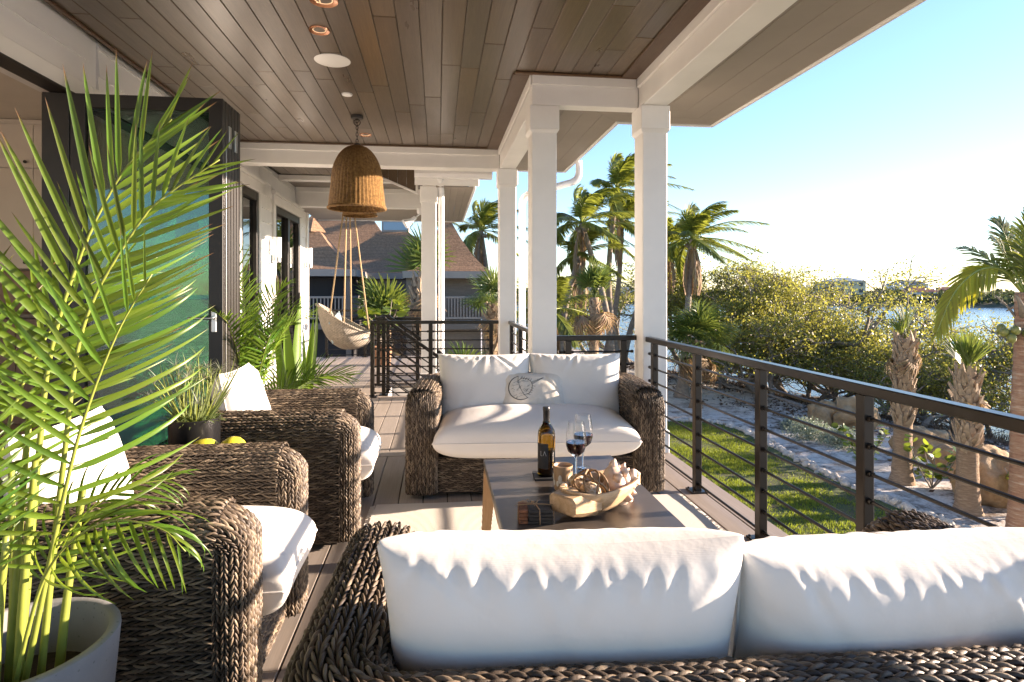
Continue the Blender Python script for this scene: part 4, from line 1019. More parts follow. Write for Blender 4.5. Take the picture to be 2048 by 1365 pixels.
def leaflet_mesh(droop, curl, seg=7, fold=0.35, wbase=0.5):
    """unit length along +X, flat in XY, folded along the midrib; width set by scale Y"""
    s = np.linspace(0, 1, seg + 1); w = np.minimum(1, (s / 0.18 + 0.25)) * (1 - s ** 2.2) ** 0.8; w[-1] = 0.02
    ang = -droop * s ** 1.6; x = np.r_[0, np.cumsum(np.cos((ang[1:] + ang[:-1]) / 2))] / seg; z = np.r_[0, np.cumsum(np.sin((ang[1:] + ang[:-1]) / 2))] / seg
    V = np.zeros((seg + 1, 3, 3))
    V[:, 1] = np.stack([x, 0 * x, z], -1)
    for k, sg in ((0, -1), (2, 1)): V[:, k] = np.stack([x, sg * w / 2, z], -1); 
    V[:, 1, 2] -= 0.0
    return V, w
def leaf_arrays(droop, width_ratio, fold=0.25, seg=7):
    V, w = leaflet_mesh(droop, 0, seg); V = V.copy(); V[:, :, 1] *= width_ratio; V[:, 0, 2] += fold * w * width_ratio; V[:, 2, 2] += fold * w * width_ratio
    q = [(i * 3 + k, (i + 1) * 3 + k, (i + 1) * 3 + k + 1, i * 3 + k + 1) for i in range(seg) for k in range(2)]
    return V.reshape(-1, 3), np.array(q)
_lm = {}
def leaf_data(k):
    if k not in _lm:
        V, F = leaf_arrays((0.15, 0.4, 0.75, 1.2, 1.9)[k % 5], (0.056, 0.048, 0.052, 0.044)[k % 4]); o = fast_mesh('leaflet', V, F, M['areca'], None, True); _lm[k] = o.data; bpy.data.objects.remove(o)
    return _lm[k]
def smooth_path(pts, n):
    pts = np.asarray(pts, float); d = np.r_[0, np.cumsum(np.linalg.norm(np.diff(pts, axis=0), axis=1))]; x = np.linspace(0, d[-1], n)
    # Catmull-Rom through the points
    P = np.vstack([2 * pts[0] - pts[1], pts, 2 * pts[-1] - pts[-2]]); out = []
    for xx in x:
        i = min(np.searchsorted(d, xx, side='right') - 1, len(pts) - 2); i = max(i, 0); t = (xx - d[i]) / max(d[i + 1] - d[i], 1e-9)
        p0, p1, p2, p3 = P[i], P[i + 1], P[i + 2], P[i + 3]
        out.append(0.5 * ((2 * p1) + (-p0 + p2) * t + (2 * p0 - 5 * p1 + 4 * p2 - p3) * t ** 2 + (-p0 + 3 * p1 - 3 * p2 + p3) * t ** 3))
    return np.array(out)
def frond(parent, path, N, nl, Lmax, s0=0.25, ang=(62, 22), droop=2, up=0.25, rw=0.008, objs=True, budget=None, seed=0, mats=None, bend_z=-0.15, wr=0.06):
    """pinnate frond along path; N = direction the upper face looks; leaflets as objects while budget lasts"""
    r = np.random.default_rng(seed); mats = mats or (M['areca'], M['areca2'], M['cane'])
    n = 40; P = smooth_path(path, n); T = np.gradient(P, axis=0); T /= np.linalg.norm(T, axis=1, keepdims=True)
    rt = MB().tube(P, np.linspace(rw, rw * 0.18, n), 6); fo = rt.build('frond', mats[2], parent, True)
    N = np.array(N, float); allV, allF, nb = [], [], 0
    for i in range(nl):
        for sd in (-1, 1):
            s = s0 + (1 - s0) * (i + 0.5 * (sd > 0) * 0.6 + r.uniform(-.15, .15)) / nl; s = min(max(s, 0), 0.999)
            k = s * (n - 1); j = int(k); p = P[j] + (P[min(j + 1, n - 1)] - P[j]) * (k - j); t_ = T[j]
            nn = N - t_ * np.dot(N, t_); nn /= np.linalg.norm(nn); b = np.cross(nn, t_) * sd
            q = (s - s0) / (1 - s0); a = R(ang[0] + (ang[1] - ang[0]) * q + r.normal(0, 3))
            L = Lmax * (0.55 + 1.1 * q - 1.35 * q * q) * r.uniform(0.9, 1.08); L = max(L, Lmax * 0.22)
            d = t_ * math.cos(a) + b * math.sin(a) + nn * up + np.array([0, 0, bend_z * r.uniform(0.5, 1.3)]); d /= np.linalg.norm(d)
            yv = np.cross(nn, d); yv /= np.linalg.norm(yv); zv = np.cross(d, yv)
            if zv[2] < -0.2: pass
            mat = Matrix(((d[0] * L, yv[0] * L, zv[0] * L, p[0]), (d[1] * L, yv[1] * L, zv[1] * L, p[1]), (d[2] * L, yv[2] * L, zv[2] * L, p[2]), (0, 0, 0, 1)))
            kd = int(np.clip(droop + r.integers(-1, 2), 0, 4))
            if objs and budget and budget[0] > 0:
                budget[0] -= 1
                o = bpy.data.objects.new('leaflet', leaf_data(kd + 5 * int(r.integers(0, 4)))); link(o, fo); o.matrix_basis = mat
            else:
                V, F = leaf_arrays((0.15, 0.4, 0.75, 1.2, 1.9)[kd], wr); m = np.array(mat)
                allV.append(V @ m[:3, :3].T + m[:3, 3]); allF.append(F + nb); nb += len(V)
    if allV:
        o = fast_mesh('leaflet_mass', np.concatenate(allV), np.concatenate(allF), mats[1], fo, True); o['kind'] = 'stuff'
    return fo
# ---- foreground concrete planter
t = NT('terrazzo_concrete'); v = t.coord('Object'); vo = t.n('TexVoronoi'); vo.inputs['Scale'].default_value = 55; t.l(v, vo.inputs['Vector'])
base = t.ramp(t.noise(v, 5, 6), [(0.3, (0.20, 0.205, 0.21)), (0.7, (0.29, 0.295, 0.30))])
sp = t.ramp(vo.outputs['Distance'], [(0.0, (1, 1, 1)), (0.13, (1, 1, 1)), (0.17, (0, 0, 0))])
t.col(t.mix(t.math('MULTIPLY', sp, 0.45), base, (0.08, 0.08, 0.085))).set(Roughness=0.75); t.bump(t.noise(v, 90, 4), 0.2, 0.003); M['concrete'] = t.m
pl = empty('concrete_planter', 'round grey speckled concrete planter in the bottom left corner', 'planter', (-0.935, 1.45, 0))
MB().lathe([(0.0, 0.0), (0.15, 0.0), (0.158, 0.01), (0.203, 0.49), (0.202, 0.498), (0.198, 0.50), (0.183, 0.50), (0.179, 0.496), (0.170, 0.38), (0.0, 0.375)], n=72, cap=False).build('pot', M['concrete'], pl, True, 50)
soil = m_paint('potting_soil', (0.045, 0.03, 0.02), 0.95, 0.5, 0.8, 60)
MB().lathe([(0.0, 0.395), (0.10, 0.39), (0.169, 0.38)], n=40, cap=False).build('soil', soil, pl, True)
ap = empty('areca_palm', 'large bright green areca palm in the concrete planter at the left edge', 'palm', (-0.935, 1.45, 0.37))
def rel(p, o=(-0.935, 1.45, 0.37)): return [tuple(np.array(q) - np.array(o)) for q in p]
bud = [300]; CAMN = (0.55, -0.83, 0.15)
F1 = rel([(-0.93, 1.46, 0.38), (-0.90, 1.48, 0.90), (-0.872, 1.479, 1.146), (-0.803, 1.471, 1.369), (-0.713, 1.459, 1.546), (-0.60, 1.443, 1.67)])
F2 = rel([(-0.87, 1.43, 0.38), (-0.81, 1.41, 0.88), (-0.763, 1.405, 1.207), (-0.649, 1.391, 1.42), (-0.583, 1.383, 1.49), (-0.47, 1.367, 1.565)])
F3 = rel([(-0.89, 1.40, 0.38), (-0.775, 1.355, 0.85), (-0.726, 1.35, 1.035), (-0.661, 1.342, 1.199), (-0.593, 1.334, 1.315)])
F4 = rel([(-0.90, 1.38, 0.38), (-0.79, 1.32, 0.70), (-0.66, 1.27, 0.82), (-0.53, 1.22, 0.825), (-0.47, 1.19, 0.79)])
F5 = rel([(-0.97, 1.42, 0.38), (-1.00, 1.40, 0.95), (-1.06, 1.38, 1.25), (-1.15, 1.36, 1.45)])
F6 = rel([(-0.98, 1.45, 0.38), (-0.98, 1.46, 0.8), (-0.95, 1.50, 1.05), (-0.88, 1.56, 1.25), (-0.78, 1.62, 1.36)])
F7 = rel([(-0.95, 1.36, 0.38), (-0.96, 1.26, 0.80), (-0.93, 1.17, 1.0), (-0.87, 1.10, 1.10)])
F8 = rel([(-1.00, 1.40, 0.38), (-1.02, 1.33, 0.72), (-0.98, 1.25, 0.90), (-0.90, 1.17, 0.96)])
F9 = rel([(-0.92, 1.42, 0.38), (-0.86, 1.46, 0.68), (-0.76, 1.52, 0.80), (-0.64, 1.56, 0.82)])
F10 = rel([(-1.02, 1.48, 0.38), (-1.10, 1.46, 0.75), (-1.18, 1.42, 1.0), (-1.24, 1.38, 1.12)])
frond(ap, F1, CAMN, 21, 0.44, 0.42, (72, 12), 0, 0.10, 0.009, True, bud, 1, bend_z=0.12)
frond(ap, F2, CAMN, 22, 0.31, 0.45, (66, 14), 1, 0.12, 0.008, True, bud, 2, bend_z=-0.05)
frond(ap, F3, CAMN, 18, 0.36, 0.30, (80, 25), 2, 0.15, 0.007, True, bud, 3, bend_z=-0.02)
frond(ap, F5, CAMN, 20, 0.38, 0.35, (75, 14), 1, 0.10, 0.008, True, bud, 5, bend_z=0.10)
frond(ap, F6, (0.4, -0.9, 0.3), 17, 0.34, 0.35, (70, 16), 2, 0.15, 0.007, True, bud, 6)
frond(ap, F4, (0.2, -0.5, 0.85), 14, 0.24, 0.45, (55, 20), 4, 0.1, 0.005, True, bud, 4, bend_z=-0.45)
frond(ap, F7, (0.3, -0.9, 0.4), 22, 0.30, 0.40, (70, 20), 2, 0.15, 0.006, False, None, 7, wr=0.055)
frond(ap, F8, (0.3, -0.9, 0.4), 20, 0.28, 0.40, (75, 20), 3, 0.15, 0.006, False, None, 8, wr=0.055)
frond(ap, F9, (0.1, -0.6, 0.8), 16, 0.22, 0.40, (60, 20), 3, 0.15, 0.005, False, None, 9, wr=0.055)
frond(ap, F10, CAMN, 22, 0.30, 0.40, (75, 20), 2, 0.15, 0.006, False, None, 10, wr=0.055)
for k, (dx, dy, h, lx, ly) in enumerate([(-0.02, 0.02, 0.62, 0.03, 0.02), (0.04, -0.05, 0.55, 0.05, -0.02), (-0.08, -0.04, 0.6, -0.03, -0.03), (0.08, 0.02, 0.45, 0.04, 0.03), (-0.04, 0.07, 0.5, -0.02, 0.02), (0.02, -0.09, 0.42, 0.06, -0.05)]):
    MB().tube(smooth_path([(dx, dy, 0), (dx + lx * 0.4, dy + ly * 0.4, h * 0.5), (dx + lx, dy + ly, h)], 12), np.linspace(0.011, 0.006, 12), 8).build('cane', M['cane'], ap, True)
# ---- second areca behind the chairs
ap2 = empty('areca_palm', 'bushy areca palm standing behind the farther wicker armchair', 'palm', (-1.34, 4.50, 0.30))
pl2 = empty('dark_planter', 'dark planter behind the farther armchair holding the bushy palm', 'planter', (-1.34, 4.50, 0))
MB().lathe([(0, 0), (0.13, 0), (0.17, 0.34), (0.155, 0.34), (0.14, 0.29), (0, 0.285)], n=32, cap=False).build('pot', m_plain('charcoal_pot', (0.05, 0.05, 0.05), 0.6), pl2, True, 40)
rg = np.random.default_rng(5)
for k in range(17):
    az = k * 2.4 + rg.uniform(-.3, .3); el = R(rg.uniform(62, 88)) if k < 11 else R(rg.uniform(30, 55)); L = rg.uniform(1.0, 1.62) * (1.0 if k < 11 else 0.62) * (0.72 if math.cos(az) > 0.35 else 1.0)
    d = np.array([math.cos(az) * math.cos(el), math.sin(az) * math.cos(el), math.sin(el)]); hz = np.array([math.cos(az), math.sin(az), 0])
    pts = [np.array([0.05 * math.cos(az), 0.05 * math.sin(az), 0]), d * L * 0.45, d * L * 0.8 + hz * 0.08, d * L + hz * 0.22 - np.array([0, 0, 0.08])]
    frond(ap2, pts, (-hz * 0.5 + np.array([0.1, -0.5, 0.6])), 24, 0.32, 0.30, (62, 18), 1, 0.25, 0.006, False, None, 40 + k, wr=0.062, bend_z=-0.08)
for k in range(7):                                            # broad upright blades beside it
    a = k * 0.9; x, y = 0.26 + 0.05 * math.cos(a), 0.30 + 0.05 * math.sin(a); h = rg.uniform(0.65, 0.98)
    V, F = leaf_arrays(0.15, 0.10, 0.2); L = h; d = np.array([0.16 * math.cos(a), 0.16 * math.sin(a), 1.0]); d /= np.linalg.norm(d); yv = np.cross([math.cos(a + .6), math.sin(a + .6), 0.1], d); yv /= np.linalg.norm(yv); zv = np.cross(d, yv)
    m = np.stack([d, yv, zv], -1) * L
    fast_mesh('blade', V @ m.T + np.array([x, y, 0.0]), F, M['areca2'], ap2, True)
# ---- small papyrus like plant in the black pot
sp_ = empty('spiky_pot_plant', 'small spiky grey green plant in the black metal pot', 'plant', (-1.075, 2.82, TH + 0.19))
M['papy'] = m_leaf('papyrus_leaf', (0.16, 0.21, 0.08), (0.36, 0.42, 0.12), 0.5, 0.35)
M['silver'] = m_leaf('silver_leaf', (0.34, 0.37, 0.29), (0.30, 0.34, 0.20), 0.6, 0.3)
for k in range(26):
    a = k * 2.399; tl = rg.uniform(0.1, 0.85); h = rg.uniform(0.10, 0.27) * (1.25 - 0.5 * tl); top = np.array([math.cos(a) * tl * 0.21, math.sin(a) * tl * 0.21, h])
    r0 = np.array([math.cos(a) * 0.05, math.sin(a) * 0.05, 0]); st_ = MB().tube(smooth_path([r0, r0 * 0.5 + top * 0.6 + np.array([0, 0, 0.02]), top], 8), 0.0018, 5).build('stalk', M['cane'], sp_, True)
    V_, F_, nb = [], [], 0
    for j in range(16):
        b = j * 2.399 + k; e = rg.uniform(0.0, 1.2); d = np.array([math.cos(b) * math.cos(e), math.sin(b) * math.cos(e), math.sin(e)]); yv = np.cross([0, 0, 1.0], d); yv /= np.linalg.norm(yv); zv = np.cross(d, yv); L = rg.uniform(0.035, 0.085)
        V, F = leaf_arrays(0.4, 0.05, 0.2, 4); m = np.stack([d, yv, zv], -1) * L; V_.append(V @ m.T + top); F_.append(F + nb); nb += len(V)
    fast_mesh('leaf_tuft', np.concatenate(V_), np.concatenate(F_), M['silver'] if k % 3 else M['papy'], sp_, True)
for k in range(34):
    a = k * 2.399; e = rg.uniform(0.9, 1.45); d = np.array([math.cos(a) * math.cos(e), math.sin(a) * math.cos(e), math.sin(e)]); yv = np.cross([math.sin(a), math.cos(a), 0.2], d); yv /= np.linalg.norm(yv); zv = np.cross(d, yv); L = rg.uniform(0.18, 0.34)
    V, F = leaf_arrays(0.4, 0.04, 0.3, 5); m = np.stack([d, yv, zv], -1) * L
    fast_mesh('blade', V @ m.T + np.array([math.cos(a) * 0.04, math.sin(a) * 0.04, -0.01]), F, M['papy'], sp_, True)
V_, F_, nb = [], [], 0
for k in range(260):
    a = rg.uniform(0, 6.28); rr_ = 0.09 * math.sqrt(rg.uniform()); e = rg.uniform(0.1, 1.3); d = np.array([math.cos(a) * math.cos(e), math.sin(a) * math.cos(e), math.sin(e)]); yv = np.cross([0, 0, 1.0], d); yv /= np.linalg.norm(yv); zv = np.cross(d, yv); L = rg.uniform(0.03, 0.07)
    V, F = leaf_arrays(0.7, 0.16, 0.2, 4); m = np.stack([d, yv, zv], -1) * L; V_.append(V @ m.T + np.array([math.cos(a) * rr_, math.sin(a) * rr_, rg.uniform(0, 0.03)])); F_.append(F + nb); nb += len(V)
fast_mesh('low_foliage', np.concatenate(V_), np.concatenate(F_), M['papy'], sp_, True)['kind'] = 'stuff'

# ---- woven bell pendants
t = NT('rattan_weave'); v = t.coord('Object'); sx = t.n('SeparateXYZ'); t.l(v, sx.inputs[0])
ring = t.math('SINE', t.math('MULTIPLY', sx.outputs[2], 2 * math.pi / 0.0075)); nz = t.noise(v, 45, 5, 0.65)
f2_ = t.math('ADD', t.math('MULTIPLY', ring, 0.14), nz)
cl = t.ramp(f2_, [(0.25, (0.10, 0.045, 0.012)), (0.5, (0.30, 0.155, 0.045)), (0.75, (0.48, 0.28, 0.095))])
t.col(cl).set(Roughness=0.55); t.bump(t.math('ADD', t.math('MULTIPLY', ring, 0.5), nz), 0.7, 0.006)
tl = t.n('BsdfTranslucent'); t.l(cl, tl.inputs[0]); mx = t.n('MixShader'); mx.inputs[0].default_value = 0.22; t.l(t.b.outputs[0], mx.inputs[1]); t.l(tl.outputs[0], mx.inputs[2]); t.l(mx.outputs[0], t.o.inputs[0])
M['rattan'] = t.m
def bell(label, x, y, ztop, sc, zc):
    b = empty('pendant_lamp', label, 'pendant lamp', (x, y, ztop), 0, 'woven bell pendants')
    s = np.linspace(0, 1, 46); Rm, Hh = 0.268 * sc, 0.615 * sc
    prof = Rm * np.where(s < 0.62, np.sqrt(np.maximum(1 - (1 - s / 0.62) ** 2.15, 0.0)) * 0.90, 0.90 + 0.10 * (s - 0.62) / 0.38); prof[0] = 0.02
    z = -Hh * s; n = 176; th = np.arange(n) * 2 * math.pi / n
    rip = 1 + 0.022 * np.abs(np.sin(th * 22)) ** 0.6
    P = np.stack([prof[:, None] * rip * np.cos(th), prof[:, None] * rip * np.sin(th), np.repeat(z[:, None], n, 1)], -1)
    m = MB(); m.grid(P, closed_v=True); Q = P.copy(); Q[:, :, :2] *= 0.975; m.grid(Q[::-1], closed_v=True)
    m.build('shade', M['rattan'], b, True)
    rb = MB()
    for k in range(44):
        a = (k + 0.0) * math.pi / 22
        rb.tube(np.stack([(prof + 0.001) * math.cos(a), (prof + 0.001) * math.sin(a), z], -1)[2:], 0.0032 * sc, 5)
    rb.build('stake', M['rattan'], b, True)['kind'] = 'stuff'
    br_ = MB()
    for ph in (0, 2.1, 4.2):
        q = np.linspace(0, 2 * math.pi, 420, endpoint=False)
        br_.tube(np.stack([(Rm * 1.01 + 0.008 * sc * np.cos(q * 40 + ph)) * np.cos(q), (Rm * 1.01 + 0.008 * sc * np.cos(q * 40 + ph)) * np.sin(q), -Hh + 0.008 * sc * np.sin(q * 40 + ph)], -1), 0.006 * sc, 5, closed=True)
    br_.build('braided_rim', M['rattan'], b, True)
    cz = zc - ztop
    MB().lathe([(0.0, cz - 0.03), (0.055, cz - 0.03), (0.06, cz - 0.022), (0.06, cz), (0.0, cz)], n=28, cap=False).build('canopy', M['bronze'], b, True, 40)
    MB().lathe([(0.0, -0.01), (0.03, -0.01), (0.03, 0.01), (0.012, 0.018), (0.0, 0.018)], n=20, cap=False).build('cap', M['bronze'], b, True, 40)
    nlk = max(2, int((cz - 0.05) / 0.032)); 
    for k in range(nlk):
        zz = 0.02 + (cz - 0.055) * (k + 0.5) / nlk; q = np.arange(14) * 2 * math.pi / 14; hl = (cz - 0.055) / nlk * 0.66
        p = np.stack([0.011 * np.cos(q), 0 * q, zz + hl * np.sin(q)], -1)
        if k % 2: p = p[:, [1, 0, 2]]
        MB().tube(p, 0.0032, 5, closed=True).build('chain_link', M['bronze'], b, True)
    q = np.arange(20) * 2 * math.pi / 20; MB().tube(np.stack([0.03 * np.cos(q), 0 * q, cz - 0.065 + 0.03 * np.sin(q)], -1), 0.004, 6, closed=True).build('hanging_ring', M['bronze'], b, True)
    MB().lathe([(0.0, -0.35 * sc), (0.03, -0.34 * sc), (0.04, -0.29 * sc), (0.025, -0.22 * sc), (0.015, -0.16 * sc), (0.0, -0.16 * sc)], n=20, cap=False).build('bulb', M['whiteplastic'], b, True)
bell('large woven rattan bell pendant hanging from the plank ceiling', -0.775, 5.94, 2.695, 1.0, 2.978)
bell('smaller looking woven pendant hidden behind the large bell', -1.04, 8.25, 2.80, 0.82, 2.978)

# ---- hanging swing chair
sw = empty('swing_chair', 'hanging pale wicker swing chair with light blue cushions at the deck end', 'swing chair', (-1.38, 9.5, 0.37), R(0)); sw.scale = (0.76, 0.76, 0.90)
t = NT('pale_wicker'); v = t.coord('Object'); sx = t.n('SeparateXYZ'); t.l(v, sx.inputs[0])
rg1 = t.math('SINE', t.math('MULTIPLY', t.math('ADD', sx.outputs[0], t.math('MULTIPLY', sx.outputs[2], 0.6)), 2 * math.pi / 0.028)); f3 = t.math('ADD', t.math('MULTIPLY', rg1, 0.3), t.noise(v, 30, 4))
t.col(t.ramp(f3, [(0.2, (0.17, 0.14, 0.105)), (0.8, (0.36, 0.31, 0.24))])).set(Roughness=0.6); t.bump(f3, 0.8, 0.012); M['palewicker'] = t.m
# shell: tall at the left (its back), low at the right front
def shell(a, b, inner=0.0):
    th = a * 2 * math.pi; rim = 0.28 + 0.50 * (0.5 - 0.5 * math.cos(th - 0)) ** 1.2
    s = b; rad = math.sin(min(s * 1.15, 1.0) * math.pi / 2) ; R0 = 0.38 - inner
    x = R0 * 1.12 * rad * math.cos(th) * (1 + 0.12 * s); y = R0 * rad * math.sin(th)
    z = inner * 0.8 + rim * s ** 2.0
    return (x - 0.14 * s * s * (0.5 - 0.5 * math.cos(th)), y, z)
G = np.array([[shell(i / 64, j / 20) for j in range(21)] for i in range(64)]); Gi = np.array([[shell(i / 64, j / 20, 0.025) for j in range(21)] for i in range(64)])
sm = MB(); sm.grid(G, closed_u=True); sm.grid(Gi[::-1], closed_u=True); sm.build('basket', M['palewicker'], sw, True)
MB().tube(G[:, -1], 0.02, 8, closed=True).build('rim', M['palewicker'], sw, True)
M['blue'] = m_paint('light_blue_fabric', (0.42, 0.55, 0.60), 0.9, 0.1, 0.1, 5)
o, _ = pillow('back_pillow', sw, M['blue'], 0.46, 0.40, 0.16, (-0.20, 0.0, 0.20), (R(0), R(-22), R(72)), p=3.2, q=0.5, seed=5, puckers=8, pd=0.008)
slab_cushion('seat_pad', sw, M['blue'], 0.60, 0.52, 0.12, (0.10, -0.26, 0.15), 6, p=3, q=0.5, dome=0.0)
rope = m_paint('tan_rope', (0.48, 0.34, 0.19), 0.9, 0.2, 0.3, 120)
for p, q in (((-0.36, 0.05, 0.62), (-0.06, 0.0, 2.55)), ((0.42, 0.05, 0.32), (0.10, 0.0, 2.55)), ((-0.02, -0.36, 0.45), (-0.02, -0.02, 2.55)), ((0.02, 0.36, 0.45), (0.04, 0.02, 2.55))):
    MB().tube([p, q], 0.014, 8).build('rope', rope, sw, True)

# ================================================================ LANDSCAPE
GZ, WZ = -3.0, -4.0
_sy = np.array([-400, -60, 0, 12, 18, 25, 32, 45, 70, 110, 180, 400.]); _sx = np.array([40, 33, 26, 21.5, 20.0, 18.2, 16.8, 14.5, 10, 0, -40, -200.])
def shore_x(y): return np.interp(y, _sy, _sx)
def gz(x, y):
    x = np.asarray(x, float); y = np.asarray(y, float); d = x - shore_x(y); s = np.clip((d + 6) / 9.5, 0, 1); s = s * s * (3 - 2 * s)
    z = GZ - 1.75 * s + 0.05 * np.sin(x * 0.9 + 1) * np.sin(y * 0.7) * np.clip((x - 9) / 3, 0, 1) + 0.03 * np.sin(x * 2.3) * np.cos(y * 1.9) * np.clip((x - 9) / 3, 0, 1)
    return z
t = NT('sandy_ground'); v = t.coord('Object'); n1 = t.noise(v, 0.5, 6, 0.65); n2 = t.noise(v, 3.5, 8, 0.7); n3 = t.noise(v, 26, 5, 0.7)
sand = t.ramp(n3, [(0.25, (0.52, 0.47, 0.40)), (0.55, (0.68, 0.64, 0.58)), (0.8, (0.76, 0.73, 0.68))])
lit = t.ramp(n3, [(0.3, (0.05, 0.032, 0.02)), (0.7, (0.17, 0.11, 0.07))])
gx_ = t.n('SeparateXYZ'); t.l(v, gx_.inputs[0])
fac = t.math('ADD', t.math('MULTIPLY', n2, 0.9), t.math('MULTIPLY', gx_.outputs[2], -1.3))       # litter gathers lower down, towards the shore
fac = t.math('ADD', fac, t.math('MULTIPLY', n1, 0.5))
t.col(t.mix(t.ramp(fac, [(0.0, (0, 0, 0)), (1, (1, 1, 1))]) if False else t.ramp(t.math('SUBTRACT', fac, 4.05), [(0.50, (0, 0, 0)), (0.72, (1, 1, 1))]), sand, lit)).set(Roughness=0.95)
t.bump(t.math('ADD', n3, t.math('MULTIPLY', n2, 2.0)), 0.7, 0.05); M['sand'] = t.m
gx = np.concatenate([np.linspace(-700, -60, 14), np.linspace(-50, 0, 14), np.linspace(1, 40, 90), np.linspace(44, 120, 12)]); gy = np.concatenate([np.linspace(-300, -20, 10), np.linspace(-15, 45, 120), np.linspace(48, 140, 30), np.linspace(160, 700, 12)])
X, Y = np.meshgrid(gx, gy, indexing='ij'); Zg = gz(X, Y)
gm = MB(); gm.grid(np.stack([X, Y, Zg], -1)); struct(gm.build('ground', M['sand'], None, True))
# water
t = NT('bay_water'); v = t.coord('Object', (1, 1, 1)); w1 = t.noise(v, 1.4, 5, 0.6); w2 = t.noise(v, 5.0, 4, 0.6)
t.col((0.045, 0.085, 0.13)).set(Roughness=0.16, IOR=1.33); t.bump(t.math('ADD', w1, t.math('MULTIPLY', w2, 0.35)), 0.55, 0.20); M['water'] = t.m
wm = MB(); wx = np.array([-300, -100, 0, 10, 40, 120, 400, 1500.]); wy = np.array([-800, -100, 0, 30, 100, 240, 500.]); A_, B_ = np.meshgrid(wx, wy, indexing='ij'); wm.grid(np.stack([A_, B_, A_ * 0 + WZ], -1)); struct(wm.build('water', M['water']))

# ---- lawn
bord = np.array([(6.2, 18.9), (7.56, 18.75), (8.5, 18.6), (8.93, 18.2), (9.15, 17.26), (9.1, 16.0), (9.0, 14.83), (8.85, 12.9), (8.9, 11.68), (8.97, 10.65), (9.15, 9.69), (9.5, 7.5), (10, 4), (10.2, -6)])
bp = smooth_path(np.c_[bord, np.zeros(len(bord))], 180)[:, :2]
poly = [(1.9, -6), (1.9, 4.9), (1.2, 8), (-0.5, 12), (-1, 18.6)] + [tuple(p) for p in bp]
lm = bmesh.new(); vs_ = [lm.verts.new((p[0], p[1], GZ + 0.015)) for p in poly]; lm.faces.new(vs_); bmesh.ops.triangulate(lm, faces=lm.faces[:])
me = bpy.data.meshes.new('lawn'); lm.to_mesh(me); lm.free()
t = NT('lawn_soil'); v = t.coord('Object'); nn_ = t.noise(v, 1.3, 6, 0.65)
t.col(t.ramp(nn_, [(0.3, (0.085, 0.062, 0.03)), (0.5, (0.06, 0.075, 0.018)), (0.7, (0.065, 0.085, 0.018))])).set(Roughness=0.95); me.materials.append(t.m)
lawn = bpy.data.objects.new('lawn', me); link(lawn); struct(lawn)
def inside(px, py, poly):
    c = np.zeros(len(px), bool); j = len(poly) - 1
    for i in range(len(poly)):
        xi, yi = poly[i]; xj, yj = poly[j]
        cond = ((yi > py) != (yj > py)) & (px < (xj - xi) * (py - yi) / (yj - yi + 1e-12) + xi); c ^= cond; j = i
    return c
rg = np.random.default_rng(11)
N_ = 230000; px = rg.uniform(1.9, 9.9, N_); py = rg.uniform(4.5, 19, N_); k = inside(px, py, poly)
dens = np.array([0.5 + 0.5 * math.sin(a * 1.7) * math.cos(b * 1.3) for a, b in zip(px[:1], py[:1])])
edge = np.min(np.hypot(px[:, None] - bp[None, ::4, 0], py[:, None] - bp[None, ::4, 1]), 1); k &= (rg.uniform(0, 1, N_) < np.clip((edge - 0.12) / 0.9, 0.03, 1))
px, py = px[k], py[k]
pn = np.array([noise.noise(Vector((a * 0.9, b * 0.9, 2.0))) + 0.5 * noise.noise(Vector((a * 3.1, b * 3.1, 7.0))) for a, b in zip(px, py)]); k = rg.uniform(0, 1, len(px)) < np.clip(0.75 + 1.6 * pn, 0.12, 1); px, py, pn = px[k], py[k], pn[k]
n = len(px); a = rg.uniform(0, 6.28, n); h = rg.uniform(0.035, 0.085, n) * (0.85 + 0.5 * np.clip(pn, -0.5, 0.6)); w = rg.uniform(0.005, 0.010, n); lean = rg.normal(0, 0.025, (n, 2))
V = np.zeros((n, 3, 3)); z0 = GZ + 0.012
V[:, 0] = np.stack([px - np.cos(a) * w, py - np.sin(a) * w, np.full(n, z0)], -1); V[:, 1] = np.stack([px + np.cos(a) * w, py + np.sin(a) * w, np.full(n, z0)], -1); V[:, 2] = np.stack([px + lean[:, 0], py + lean[:, 1], z0 + h], -1)
M['grass'] = m_leaf('grass_blade', (0.13, 0.175, 0.02), (0.30, 0.37, 0.03), 0.6, 0.45, 0.7)
go = fast_mesh('lawn_grass', V.reshape(-1, 3), np.arange(n * 3).reshape(-1, 3), M['grass']); stuff(go, 'short bright green lawn grass below the railing', 'grass')

# ---- rocks
t = NT('limestone'); v = t.coord('Object', rnd=True); n1 = t.noise(v, 3, 8, 0.7)
t.col(t.ramp(n1, [(0.25, (0.17, 0.095, 0.04)), (0.5, (0.31, 0.205, 0.105)), (0.75, (0.42, 0.31, 0.19))])).set(Roughness=0.9); t.bump(n1, 0.9, 0.08); M['lime'] = t.m
t = NT('pale_border_stone'); v = t.coord('Object', rnd=True); n1 = t.noise(v, 5, 6, 0.7)
t.col(t.ramp(n1, [(0.3, (0.44, 0.39, 0.32)), (0.7, (0.66, 0.62, 0.55))])).set(Roughness=0.95); t.bump(n1, 0.7, 0.05); M['stone'] = t.m
sbd = empty('stone_border', 'border of pale stones curving along the edge of the lawn', 'stone border')
st_src = [lump('stone', 1.0, 3 + i * 7, 0.35, M['stone'], sbd, 2, (1, rg.uniform(.7, 1), rg.uniform(.55, .8)), 1.6) for i in range(5)]
cnt = 0
